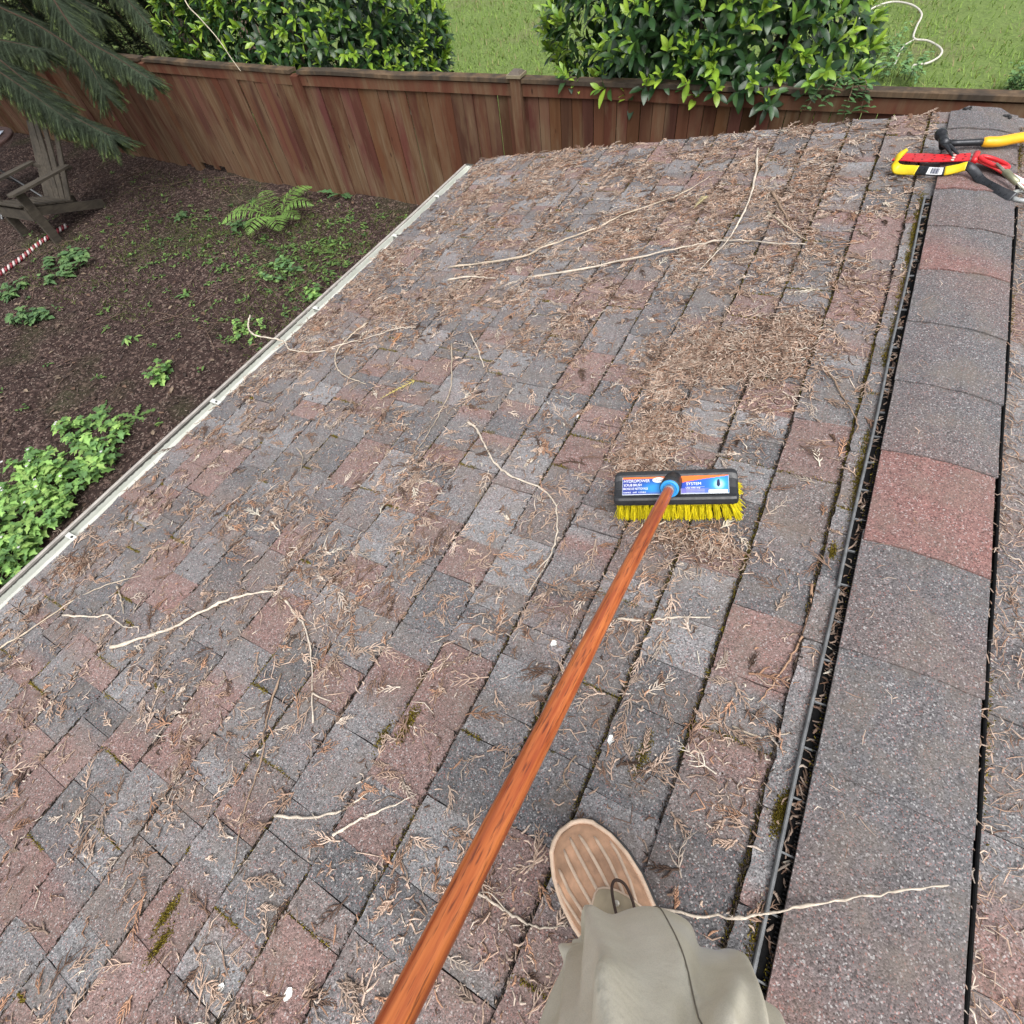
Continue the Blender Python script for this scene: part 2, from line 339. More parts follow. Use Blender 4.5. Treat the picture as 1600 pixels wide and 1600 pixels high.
for k_ in KS:
    cuts = [U0 + rng.uniform(-0.15, 0)]
    while cuts[-1] < U1: cuts.append(cuts[-1] + rng.choice([rng.uniform(0.05, 0.09), rng.uniform(0.09, 0.15), rng.uniform(0.14, 0.20)], p=[0.3, 0.45, 0.25]))
    cuts[-1] = U1 + rng.uniform(-0.006, 0.006)
    if cuts[-1] - cuts[-2] < 0.05: cuts.pop(-2)
    lv = [int((i + k_) % 2) if rng.random() < 0.85 else 1 for i in range(len(cuts) - 1)]; LAY[k_] = (np.array(cuts), np.array(lv))
    for i in range(len(cuts) - 1):
        c = pick(); c2 = c if rng.random() < 0.35 else pick()
        for (fu, fv), fc in FORCE:
            if cuts[i] <= fu < cuts[i + 1] and CB[k_] - PIT < fv <= CB[k_]: c = c2 = fc
        PIECES.append(('L', k_, cuts[i], cuts[i + 1], lv[i], c, c2))
for k_ in range(0, 6):                        # right slope, only a sliver is in view
    x = U0
    while x < U1:
        L_ = rng.uniform(0.1, 0.24); PIECES.append(('R', k_, x, min(x + L_, U1), int(rng.random() < 0.5), pick(), pick())); x += L_
def piece(mb, side, k_, ua, ub, lvl, c, c2):
    f = RL if side == 'L' else RR; vb = CB[k_] if side == 'L' else 0.15 + PIT * (k_ + 0.55)
    if side == 'L' and k_ == 15: vb = VE
    g = 0.0005; nu, nv = 5, 4; uu = np.linspace(ua + g, ub - g, nu); ss = np.array([0.0, 0.12, 0.6, 1.16]); U, S = np.meshgrid(uu, ss, indexing='ij')
    top = 0.0105 + 0.0018 * lvl; hh = top + (0.0022 + 0.0012 * lvl - top) * S
    hh = hh + (S < 0.2) * rng.normal(0, 0.0009, (nu, 1)) + rng.normal(0, 0.0004, (nu, nv)); curl = rng.random() < 0.18
    if curl: hh[rng.choice([0, nu - 1]), 0] += rng.uniform(0.003, 0.008)
    vv = vb - S * PIT + np.where(S == 0, rng.normal(0, 0.0014, (nu, nv)), 0.0); U = U + np.where((U > ua + 0.01) & (U < ub - 0.01), rng.normal(0, 0.002, U.shape), rng.normal(0, 0.0009, U.shape))
    P = f(U, vv, hh); B = f(U, vv, hh - 0.011)
    t = np.clip((U - ua) / (ub - ua) * 3 - 1.2 + rng.uniform(-0.8, 0.8), 0, 1)[..., None]; Cc = ((1 - t) * np.array(c) + t * np.array(c2)) * rng.uniform(0.88, 1.1) * (1 + rng.normal(0, 0.03, t.shape))
    ring = [(i, 0) for i in range(nu)] + [(nu - 1, j) for j in range(1, nv)] + [(i, nv - 1) for i in range(nu - 2, -1, -1)] + [(0, j) for j in range(nv - 2, 0, -1)]
    V = list(P.reshape(-1, 3)) + [B[q] for q in ring]; C = list(Cc.reshape(-1, 3)) + [Cc[q] * 0.8 for q in ring]
    fl = [(i * nv + j, i * nv + j + 1, (i + 1) * nv + j + 1, (i + 1) * nv + j) for i in range(nu - 1) for j in range(nv - 1)]
    n0 = nu * nv; m_ = len(ring); ix = [i * nv + j for i, j in ring]
    fl += [(ix[a], ix[(a + 1) % m_], n0 + (a + 1) % m_, n0 + a) for a in range(m_)]
    if side == 'R': fl = [q[::-1] for q in fl]
    mb.add(np.array(V), fl, np.array(C)); return mb
def seen_area(pc):
    side, k_, ua, ub = pc[:4]; f = RL if side == 'L' else RR; vb = CB[k_] if side == 'L' else 0.15 + PIT * (k_ + 0.55)
    x, y, z = proj(f(np.array([ua, ub, ub, ua]), np.array([vb, vb, vb - PIT, vb - PIT]), 0.0))
    if (z < 0.05).any() or x.max() < 0 or x.min() > 1600 or y.max() < 0 or y.min() > 1600: return 0
    x = np.clip(x, 0, 1600); y = np.clip(y, 0, 1600); return 0.5 * abs(np.dot(x, np.roll(y, 1)) - np.dot(y, np.roll(x, 1)))
order = sorted(range(len(PIECES)), key=lambda i: -seen_area(PIECES[i])); rest = MB()
for r_, i in enumerate(order):
    if r_ < 298 and seen_area(PIECES[i]) > 60: build('shingle', piece(MB(), *PIECES[i]), MAT['shingle'], roof)
    else: piece(rest, *PIECES[i])
build('shingle_field', rest, MAT['shingle'], roof, kind='stuff')
def hsurf(u, v):                             # height of the shingle tops over the deck, left slope
    u = np.asarray(u, float); v = np.asarray(v, float); k_ = np.clip(np.ceil((v - 0.0864) / PIT - 1e-6), -1, 15).astype(int)
    s = (0.0864 + PIT * k_ - v) / PIT; lvl = np.zeros(u.shape)
    for q in KS:
        a = k_ == q
        if a.any(): lvl[a] = LAY[q][1][np.clip(np.searchsorted(LAY[q][0], u[a]) - 1, 0, len(LAY[q][1]) - 1)]
    top = 0.0105 + 0.0018 * lvl; return top + (0.0022 + 0.0012 * lvl - top) * np.clip(s, 0, 1)

# ridge vent
vent = empty('ridge_vent', RL(0.5, VA, 0), house)
vb_ = MB()
vb_.loft([[RL(U, -0.0838, 0.0125).tolist(), RL(U, VA, 0.0105).tolist(), RR(U, 0.1227, 0.0125).tolist(), RR(U, 0.1227, 0.003).tolist(), RL(U, VA, 0.002).tolist(), RL(U, -0.0838, 0.003).tolist()] for U in (U0 - 0.3, 2.2)])
vb_.loft([[RL(U, -0.114, 0.010).tolist(), RL(U, -0.114, 0.021).tolist(), RL(U, VA, 0.012).tolist(), RR(U, 0.102, 0.022).tolist(), RR(U, 0.102, 0.010).tolist()] for U in (U0 - 0.3, 2.2)])
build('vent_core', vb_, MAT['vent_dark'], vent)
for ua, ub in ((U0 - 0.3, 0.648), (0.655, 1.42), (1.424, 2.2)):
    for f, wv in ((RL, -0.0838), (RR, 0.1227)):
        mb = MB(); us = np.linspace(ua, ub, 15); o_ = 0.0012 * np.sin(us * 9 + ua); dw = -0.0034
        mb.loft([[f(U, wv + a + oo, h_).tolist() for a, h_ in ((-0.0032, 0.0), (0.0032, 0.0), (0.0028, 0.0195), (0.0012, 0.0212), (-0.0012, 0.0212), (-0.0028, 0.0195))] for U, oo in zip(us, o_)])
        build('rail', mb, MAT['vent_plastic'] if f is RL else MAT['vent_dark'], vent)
for U in np.arange(-0.75, 2.2, 0.083):
    mb = MB(); mb.box(RL(U, -0.099, 0.0170), (0, 0.0014, 0), DV * 0.013, NL * 0.0022); build('rib', mb, MAT['vent_plastic'], vent)
fin = MB()
for U in np.arange(-0.9, 2.2, 0.0062): fin.box(RL(U, -0.1045, 0.0165), (0, 0.0011, 0), DV * 0.0055, NL * 0.005)
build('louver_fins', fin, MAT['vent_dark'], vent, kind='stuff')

# ridge caps, each lapping the next
CAPE = [-0.91, -0.67, -0.43, -0.19, 0.0575, 0.302, 0.525, 0.771, 1.029, 1.263, 1.505, 1.757, 1.994, 2.235, 2.47, 2.70]
CG, CR, CBN = (0.125, 0.122, 0.126), (0.200, 0.118, 0.108), (0.140, 0.120, 0.118)
CAPC = [CG, CBN, CR, CR, CBN, CG, CBN, CR, CBN, CG, CG, CR, CBN, CR, CBN, CG]
CAPC2 = [CG, CBN, CR, CBN, CG, CG, CG, CR, CG, CG, CBN, CG, CG, CG, CG, CG]
def caph(u): return np.interp(u, [2.1, 2.45, 2.95], [0.0255, 0.018, 0.014])
wl = np.array([-0.1025, -0.086, -0.05, -0.022, 0.0, 0.024, 0.052, 0.086, 0.111])   # across, negative is left
for i, ue in enumerate(CAPE):
    ub = min((CAPE[i + 1] if i + 1 < len(CAPE) else 2.90) + 0.03, 2.905); us = np.linspace(ue, ub, 7); top = []; bot = []; cc = []
    skew = rng.normal(0, 0.003); jl = rng.normal(0, 0.0012); last = i == len(CAPE) - 1
    for j, U in enumerate(us):
        h0 = caph(U) + 0.0048 * (1 - (U - ue) / (ub - ue)) + 0.0008; row = []; rowb = []
        for w_ in wl:
            u_ = U + skew * w_ / 0.1 + (rng.normal(0, 0.0009) if j in (0,) else 0); h_ = h0 + rng.normal(0, 0.0005) - 0.0085 * math.exp(-(w_ / 0.022) ** 2)
            w2 = w_ + (jl if w_ < 0 else -jl)
            if last and j == len(us) - 1: u_ -= 0.07 * max(0, (abs(w_) - 0.05) / 0.06)
            P = RL(u_, VA - w2, h_) if w_ < 0 else RR(u_, w2, h_)
            row.append(P); rowb.append(P - np.array([0, 0, 0.0045]))
            t = np.clip((j / 6) * 1.6 - 0.2 + w_ * 4, 0, 1); cc.append((1 - t) * np.array(CAPC[i]) + t * np.array(CAPC2[i]))
        top += row; bot += rowb
    nw = len(wl); nu = len(us); fl = [(a * nw + b, a * nw + b + 1, (a + 1) * nw + b + 1, (a + 1) * nw + b) for a in range(nu - 1) for b in range(nw - 1)]
    ring = [b for b in range(nw)] + [a * nw + nw - 1 for a in range(1, nu)] + [(nu - 1) * nw + b for b in range(nw - 2, -1, -1)] + [a * nw for a in range(nu - 2, 0, -1)]
    V = np.array(top + [bot[q] for q in ring]); cc = np.array(cc); n0 = nw * nu; m_ = len(ring)
    fl += [(ring[(a + 1) % m_], ring[a], n0 + a, n0 + (a + 1) % m_) for a in range(m_)]
    mb = MB(); mb.add(V, fl, np.concatenate([cc, cc[ring] * 0.8])); build('ridge_cap', mb, MAT['shingle'], roof)
tar = plain('roof_sealant', (0.015, 0.015, 0.016), 0.5, vary=0.3)
for q, n_ in (((1509, 169), 5), ((1572, 182), 7)):
    mb = MB(); c = surf(*q, 0.0185)
    for _ in range(n_):
        o_ = c + np.array([rng.normal(0, 0.008), rng.normal(0, 0.008), 0]); an = np.linspace(0, 6.28, 8, endpoint=False); r_ = rng.uniform(0.004, 0.008)
        mb.loft([[o_ + np.array([math.cos(a) * r_ * s_, math.sin(a) * r_ * s_, z_]) for a in an] for s_, z_ in ((1, -0.004), (0.8, 0.003), (0.3, 0.0045))])
    build('sealant_dab', mb, tar, roof)

# gutter
def gutter_mat():
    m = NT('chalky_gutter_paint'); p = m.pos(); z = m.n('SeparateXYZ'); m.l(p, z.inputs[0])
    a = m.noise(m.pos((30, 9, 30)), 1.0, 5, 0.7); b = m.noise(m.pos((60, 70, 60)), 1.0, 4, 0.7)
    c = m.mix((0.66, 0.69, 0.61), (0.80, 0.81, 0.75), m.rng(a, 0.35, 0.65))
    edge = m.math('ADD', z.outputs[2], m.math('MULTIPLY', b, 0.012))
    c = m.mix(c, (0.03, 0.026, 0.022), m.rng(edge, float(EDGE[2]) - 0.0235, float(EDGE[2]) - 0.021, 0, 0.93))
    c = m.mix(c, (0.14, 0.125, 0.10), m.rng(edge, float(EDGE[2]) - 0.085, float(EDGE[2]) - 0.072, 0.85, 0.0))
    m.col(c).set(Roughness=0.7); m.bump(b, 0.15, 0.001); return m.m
gm = gutter_mat(); lipm = plain('gutter_lip', (0.36, 0.33, 0.30), 0.6, vary=0.25, scale=25)
ex, ez = float(EDGE[0]), float(EDGE[2])
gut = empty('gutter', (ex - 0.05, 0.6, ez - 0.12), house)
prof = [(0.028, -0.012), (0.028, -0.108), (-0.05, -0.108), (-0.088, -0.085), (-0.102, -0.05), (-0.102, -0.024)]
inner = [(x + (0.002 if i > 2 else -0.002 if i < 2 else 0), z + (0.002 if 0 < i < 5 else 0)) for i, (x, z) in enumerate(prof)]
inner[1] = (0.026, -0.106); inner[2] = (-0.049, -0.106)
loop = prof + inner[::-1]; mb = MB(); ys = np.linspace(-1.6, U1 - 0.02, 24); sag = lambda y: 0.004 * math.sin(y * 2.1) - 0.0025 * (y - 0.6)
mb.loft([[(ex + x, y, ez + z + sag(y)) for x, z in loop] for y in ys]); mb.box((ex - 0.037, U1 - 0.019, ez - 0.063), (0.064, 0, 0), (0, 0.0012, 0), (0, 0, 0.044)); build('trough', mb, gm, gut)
mb = MB(); mb.loft([[(ex + x, y, ez + z + sag(y)) for x, z in ((-0.1015, -0.025), (-0.1015, -0.017), (-0.106, -0.014), (-0.113, -0.016), (-0.1145, -0.024), (-0.109, -0.0265))] for y in ys]); build('lip', mb, lipm, gut)
white_m = plain('hanger_metal', (0.60, 0.61, 0.57), 0.5, vary=0.2, scale=60); dark_m = plain('dark_screw', (0.03, 0.03, 0.03), 0.5)
for q in ((118, 842), (348, 628), (505, 478), (625, 362), (690, 300)):
    y = float(uv(q[0], q[1])[0]); h_ = MB()
    h_.box((ex - 0.062, y, ez - 0.026 + sag(y)), (0.039, 0, 0.0), (0, 0.009, 0), (0, 0, 0.0012)); h_.box((ex - 0.0975, y, ez - 0.034 + sag(y)), (0.0018, 0, 0), (0, 0.0095, 0), (0, 0, 0.0085))
    hg = build('hanger', h_, white_m, gut); s_ = MB(); an = np.linspace(0, 6.28, 8, endpoint=False)
    s_.loft([[(ex - 0.068 + 0.0045 * math.cos(a), y + 0.0045 * math.sin(a), ez - 0.0247 + dz + sag(y)) for a in an] for dz in (0, 0.003)]); build('screw', s_, dark_m, hg)

# ------------------------------------------------------------------ dry cedar litter on the roof
def gauss(x, y, cx, cy, sx, sy, a=0.0):
    c, s = math.cos(a), math.sin(a); dx = x - cx; dy = y - cy; return np.exp(-(((dx * c + dy * s) / sx) ** 2 + ((-dx * s + dy * c) / sy) ** 2))
G = lambda u, v, q, su, sv: gauss(u, v, *uv(*q), su, sv)
PILE = uv(1150, 560)
def density(u, v):                           # how thickly the sprigs lie
    d = 0.17 + 0.34 / (1 + np.exp(-(u - 1.35 - 0.35 * (1.2 - v)) / 0.16)) * (0.35 + 0.65 / (1 + np.exp(-(v - 0.12) / 0.06)))
    d = d + 0.10 / (1 + np.exp(-(v - 0.55) / 0.1))
    d = d + 1.0 * gauss(u, v, PILE[0], PILE[1], 0.12, 0.17) + 0.9 * G(u, v, (1235, 520), 0.10, 0.08) + 0.9 * G(u, v, (1040, 590), 0.10, 0.10) + 0.8 * G(u, v, (1020, 690), 0.13, 0.06)
    d = d + 0.7 * G(u, v, (1070, 850), 0.06, 0.13) + 0.45 * G(u, v, (1000, 1130), 0.12, 0.10) + 0.4 * G(u, v, (1120, 1250), 0.05, 0.06) + 0.35 * G(u, v, (780, 1500), 0.15, 0.1)
    d = d - 0.04 * (u < 0.3) + 0.3 * G(u, v, (420, 1500), 0.10, 0.05) + 0.3 * G(u, v, (330, 1180), 0.1, 0.1) + 0.3 * G(u, v, (1110, 460), 0.2, 0.15)
    d = d + 0.28 * np.exp(-((v - 1.93) / 0.07) ** 2)
    clear = 1 - 0.9 * G(u, v, (1230, 800), 0.36, 0.10); clear = clear * (1 - 0.75 * G(u, v, (1040, 1330), 0.12, 0.12)) * (1 - 0.7 * G(u, v, (130, 800 + 440), 0.22, 0.3)) * (1 - 0.5 * G(u, v, (820, 640), 0.16, 0.3))
    clump = 0.06 + 2.6 * vnoise(u * 7, v * 7, 21) ** 3 + 1.3 * vnoise(u * 19, v * 19, 22) ** 3
    ph = ((0.0864 - v) / PIT) % 1.0          # caught against the butt edges
    return d * clear * clump * (1 + 1.0 * np.exp(-((1 - ph) / 0.10) ** 2))
def pileh(u, v): return 0.030 * gauss(u, v, PILE[0], PILE[1], 0.085, 0.13) + 0.012 * G(u, v, (1020, 690), 0.1, 0.045) + 0.010 * G(u, v, (1235, 520), 0.08, 0.06) + 0.008 * G(u, v, (1070, 850), 0.04, 0.1)
TANS = np.array([[0.45, 0.315, 0.235], [0.54, 0.40, 0.31], [0.34, 0.215, 0.15], [0.22, 0.13, 0.09], [0.60, 0.49, 0.40], [0.44, 0.24, 0.145], [0.13, 0.08, 0.058]])
def tan(n): 
    c = TANS[rng.choice(len(TANS), n, p=[0.28, 0.23, 0.15, 0.09, 0.12, 0.08, 0.05])]; return np.minimum((c * 0.9 + 0.1 * c.mean(1, keepdims=True)) * rng.uniform(0.65, 1.5, (n, 1)), 0.8)
S0, S1, Q0, Q1, SCOL = [], [], [], [], []
def put(a, b, ra, rb, c): S0.append(a); S1.append(b); Q0.append(ra); Q1.append(rb); SCOL.append(c)
def sample(n, dens, cap):
    U, Vv = [], []; got = 0
    while got < n:
        u = rng.uniform(U0, U1, 60000); v = rng.uniform(-0.075, VE - 0.005, 60000); k = rng.random(60000) * cap < dens(u, v)
        x, y, z = proj(RL(u, v, 0)); k &= (x > -60) & (x < 1660) & (y > -60) & (y < 1680) & (z > 0.1)
        U.append(u[k]); Vv.append(v[k]); got += k.sum()
    return np.concatenate(U)[:n], np.concatenate(Vv)[:n]
def frag(n, dens, cap, lmin, lmax, rmin, rmax, hfun):
    u, v = sample(n, dens, cap); an = rng.uniform(0, 6.283, n); L = rng.uniform(lmin, lmax, n) * (0.6 + 0.7 * rng.random(n)); bend = rng.normal(0, 0.5, n)
    h = hfun(u, v, n); tz = rng.normal(0, 0.18, n); a1, a2 = an - bend, an + bend
    d1 = np.stack([np.cos(a1), np.sin(a1), tz], 1); d2 = np.stack([np.cos(a2), np.sin(a2), -tz * 0.8 - 0.05], 1)
    def W(uu, vv, hh): return RL(uu, vv, np.maximum(hh, hsurf(uu, vv) + 0.0008))
    P1 = W(u, v, h); P0 = W(u - d1[:, 0] * L / 2, v - d1[:, 1] * L / 2, h - d1[:, 2] * L / 2); P2 = W(u + d2[:, 0] * L / 2, v + d2[:, 1] * L / 2, h + d2[:, 2] * L / 2)
    r = rng.uniform(rmin, rmax, n); c = tan(n); put(P0, P1, r * 0.6, r, c); put(P1, P2, r, r * 0.35, c)
loose = lambda u, v, n: hsurf(u, v) + 0.0012 + rng.exponential(0.002, n) + pileh(u, v) * rng.random(n)
frag(19000, density, 2.0, 0.007, 0.026, 0.0011, 0.0024, loose)
frag(9000, lambda u, v: density(u, v) ** 1.5, 2.3, 0.018, 0.055, 0.0009, 0.0017, loose)
frag(5000, lambda u, v: density(u, v) + 0.3, 2.0, 0.003, 0.008, 0.001, 0.0022, loose)
frag(9000, lambda u, v: gauss(u, v, PILE[0], PILE[1], 0.085, 0.14) + 0.8 * G(u, v, (1020, 690), 0.1, 0.05) + 0.55 * G(u, v, (1235, 520), 0.07, 0.06) + 0.35 * G(u, v, (1080, 850), 0.035, 0.1), 1.0, 0.01, 0.04, 0.0009, 0.0019, loose)
# fan-shaped sprays
def sprays(n, dens, cap, size=(0.025, 0.065)):
    u, v = sample(n, dens, cap); base = hsurf(u, v) + 0.0015 + pileh(u, v) * rng.random(n)
    for i in range(n):
        L = rng.uniform(*size); a = rng.uniform(0, 6.283); c = tan(1)[0]; kb = rng.normal(0, 0.6); m = rng.integers(4, 8); pu, pv, ph, aa = u[i], v[i], base[i], a; r = rng.uniform(0.0014, 0.0025)
        for j in range(m):
            aa += kb / m; st = L / m; nu, nv, nh = pu + math.cos(aa) * st, pv + math.sin(aa) * st, base[i] + 0.004 * math.sin(3.1 * (j + 1) / m) * rng.random()
            ra = r * (1 - 0.7 * j / m); LINE.append((pu, pv, ph, nu, nv, nh, ra, ra * 0.85, *c))
            for sgn in (1, -1):
                if rng.random() < 0.85:
                    b = aa + sgn * rng.uniform(0.45, 0.85); bl = L * 0.42 * (1 - 0.65 * j / m) * rng.uniform(0.6, 1.1); mu, mv = nu + math.cos(b) * bl * 0.55, nv + math.sin(b) * bl * 0.55; b2 = b - sgn * 0.35
                    lift = rng.uniform(0, 0.004); LINE.append((nu, nv, nh, mu, mv, nh + lift, ra * 0.8, ra * 0.9, *(c * rng.uniform(0.85, 1.15))))
                    LINE.append((mu, mv, nh + lift, mu + math.cos(b2) * bl * 0.5, mv + math.sin(b2) * bl * 0.5, nh + lift * 0.3, ra * 0.9, ra * 0.25, *(c * rng.uniform(0.9, 1.2))))
            pu, pv, ph = nu, nv, nh
LINE = []
sprays(3300, density, 2.0); sprays(750, lambda u, v: 0.22 + 0.6 * density(u, v), 1.4, (0.035, 0.085))
A = np.array(LINE); k = np.maximum(A[:, 2], hsurf(A[:, 0], A[:, 1]) + 0.001); k2 = np.maximum(A[:, 5], hsurf(A[:, 3], A[:, 4]) + 0.001)
put(RL(A[:, 0], A[:, 1], k), RL(A[:, 3], A[:, 4], k2), A[:, 6], A[:, 7], A[:, 8:11])
seg_mesh('cedar_litter', np.concatenate(S0), np.concatenate(S1), np.concatenate(Q0), np.concatenate(Q1), np.concatenate(SCOL), MAT['litter'], kind='stuff', label='dry tan cedar needles and sprigs strewn over the shingles', category='litter')
# litter on the ridge caps, in the vent channel and on the far slope
S0, S1, Q0, Q1, SCOL = [], [], [], [], []
def frag2(P, L, r, c, nrm):
    n = len(P); an = rng.uniform(0, 6.283, n); X = np.array([0, 1.0, 0]); Y = np.cross(nrm, X); b = rng.normal(0, 0.4, n)
    d = lambda a: np.cos(a)[:, None] * X + np.sin(a)[:, None] * Y + rng.normal(0, 0.15, n)[:, None] * nrm
    put(P - d(an - b) * L[:, None] / 2, P, r * 0.6, r, c); put(P, P + d(an + b) * L[:, None] / 2, r, r * 0.35, c)
n = 4200; u = rng.uniform(-0.1, 2.8, n); w_ = 0.128 + 0.35 * rng.random(n) ** 1.5; k = rng.random(n) < 0.25 + vnoise(u * 9, w_ * 9, 31); u, w_ = u[k], w_[k]; n = len(u)
frag2(RR(u, w_, 0.009 + rng.exponential(0.003, n)), rng.uniform(0.01, 0.04, n), rng.uniform(0.0006, 0.0014, n), tan(n), NR)
n = 900; u = rng.uniform(-0.3, 2.2, n); k = rng.random(n) < 0.15 + 1.2 * vnoise(u * 11, u * 0 + 3.3, 33) ** 2; u = u[k]; n = len(u)
frag2(RL(u, rng.uniform(-0.104, -0.088, n), rng.uniform(0.013, 0.019, n)), rng.uniform(0.010, 0.030, n), rng.uniform(0.001, 0.0028, n), tan(n) * 0.6, NL)
n = 60; u = rng.uniform(0.05, 2.6, n); w_ = rng.uniform(0.01, 0.09, n)
frag2(RL(u, VA + w_, caph(u) + 0.011), rng.uniform(0.006, 0.03, n), rng.uniform(0.0005, 0.0011, n), tan(n), NL)
n = 500; u = rng.uniform(0, 2.2, n); w_ = rng.uniform(0.112, 0.128, n); k = rng.random(n) < vnoise(u * 8, u * 0, 35); u, w_ = u[k], w_[k]; n = len(u)
frag2(RR(u, w_, rng.uniform(0.008, 0.022, n)), rng.uniform(0.006, 0.025, n), rng.uniform(0.0007, 0.0018, n), tan(n) * 0.9, NR)
seg_mesh('ridge_litter', np.concatenate(S0), np.concatenate(S1), np.concatenate(Q0), np.concatenate(Q1), np.concatenate(SCOL), MAT['litter'], kind='stuff', label='dry needles caught along the ridge vent and on the far slope', category='litter')

# moss in the joints
S0, S1, Q0, Q1, SCOL = [], [], [], [], []
MG = np.array([[0.20, 0.155, 0.022], [0.13, 0.11, 0.02], [0.27, 0.21, 0.035], [0.08, 0.055, 0.018]])
def moss(P, nrm):
    n = len(P); d = nrm + rng.normal(0, 0.55, (n, 3)); d /= np.linalg.norm(d, axis=1)[:, None]; L = rng.uniform(0.0018, 0.0055, n); r = rng.uniform(0.0007, 0.0017, n)
    put(P - nrm * 0.001, P + d * L[:, None], r, r * 0.3, MG[rng.choice(4, n)] * rng.uniform(0.7, 1.25, (n, 1)))
for k_ in KS[:-1]:
    n = 9000; u = rng.uniform(-0.7, U1, n); m_ = vnoise(u * 6.5, u * 0 + k_ * 5.1, 41); rich = 0.55 - 0.15 * np.exp(-(k_ / 4.0) ** 2) - 0.07 * (u > 1.2)
    k = (m_ > rich) & (rng.random(n) < (m_ - rich) * 6); u = u[k]; n = len(u)
    v = CB[k_] + 0.0005 + np.abs(rng.normal(0, 0.0032, n)); moss(RL(u, v, hsurf(u, v) + rng.uniform(0, 0.004, n)), NL)
    for c_ in LAY[k_][0][1:-1]:
        if rng.random() < 0.22:
            n = rng.integers(30, 160); v = CB[k_] - PIT * rng.uniform(0, 1) * rng.random(n); u = c_ + rng.normal(0, 0.0022, n); moss(RL(u, v, hsurf(u, v)), NL)
for q, n, s in (((265, 1430), 420, 0.010), ((255, 1475), 420, 0.010), ((1005, 1180), 500, 0.012), ((640, 1135), 700, 0.013), ((600, 1150), 300, 0.01), ((1215, 1275), 700, 0.009), ((1300, 865), 250, 0.006), ((1045, 700), 350, 0.008), ((1225, 1265), 500, 0.008)):
    u, v = uv(*q); u = u + rng.normal(0, s * 1.5, n); v = v + rng.normal(0, s * 0.45, n); moss(RL(u, v, hsurf(u, v)), NL)
n = 9000; u = rng.uniform(-0.4, 2.3, n); m_ = vnoise(u * 5, u * 0 + 9.7, 43); k = rng.random(n) < (m_ - 0.42) * 4; u = u[k]; n = len(u)
v = -0.0795 + np.abs(rng.normal(0, 0.006, n)); moss(RL(u, v, hsurf(u, v)), NL)
n = 4000; u = rng.uniform(-0.4, 2.2, n); m_ = vnoise(u * 6, u * 0 + 1.7, 44); k = rng.random(n) < (m_ - 0.55) * 4; u = u[k]; n = len(u); moss(RL(u, rng.uniform(-0.108, -0.098, n), rng.uniform(0.006, 0.02, n)), NL)
n = 4000; u = rng.uniform(-0.1, 2.8, n); m_ = vnoise(u * 6, u * 0 + 2.7, 45); k = rng.random(n) < (m_ - 0.45) * 4; u = u[k]; n = len(u); moss(RR(u, 0.1275 + np.abs(rng.normal(0, 0.008, n)), 0.006), NR)
seg_mesh('moss', np.concatenate(S0), np.concatenate(S1), np.concatenate(Q0), np.concatenate(Q1), np.concatenate(SCOL), MAT['moss'], kind='stuff', label='olive green moss growing in the joints between shingles', category='moss')

# grime and crumbs along the butt edges, coloured dark to draw their shadow too
S0, S1, Q0, Q1, SCOL = [], [], [], [], []
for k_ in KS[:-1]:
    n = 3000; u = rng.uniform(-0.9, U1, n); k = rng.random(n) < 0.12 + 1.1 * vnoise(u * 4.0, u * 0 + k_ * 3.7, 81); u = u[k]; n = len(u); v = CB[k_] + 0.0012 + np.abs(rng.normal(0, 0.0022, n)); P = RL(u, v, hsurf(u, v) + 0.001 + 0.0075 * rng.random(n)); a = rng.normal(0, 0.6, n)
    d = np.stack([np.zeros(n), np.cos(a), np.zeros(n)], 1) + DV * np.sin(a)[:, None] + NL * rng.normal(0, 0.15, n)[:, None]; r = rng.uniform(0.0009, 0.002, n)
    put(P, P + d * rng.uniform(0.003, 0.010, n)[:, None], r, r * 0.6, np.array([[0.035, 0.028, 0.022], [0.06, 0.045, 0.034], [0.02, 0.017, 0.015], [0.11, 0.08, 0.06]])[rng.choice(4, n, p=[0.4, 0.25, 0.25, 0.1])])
seg_mesh('joint_grime_shade', np.concatenate(S0), np.concatenate(S1), np.concatenate(Q0), np.concatenate(Q1), np.concatenate(SCOL), MAT['moss'], kind='stuff', label='dark dirt crumbs along the shingle course edges, also drawing their shadow lines', category='dirt')

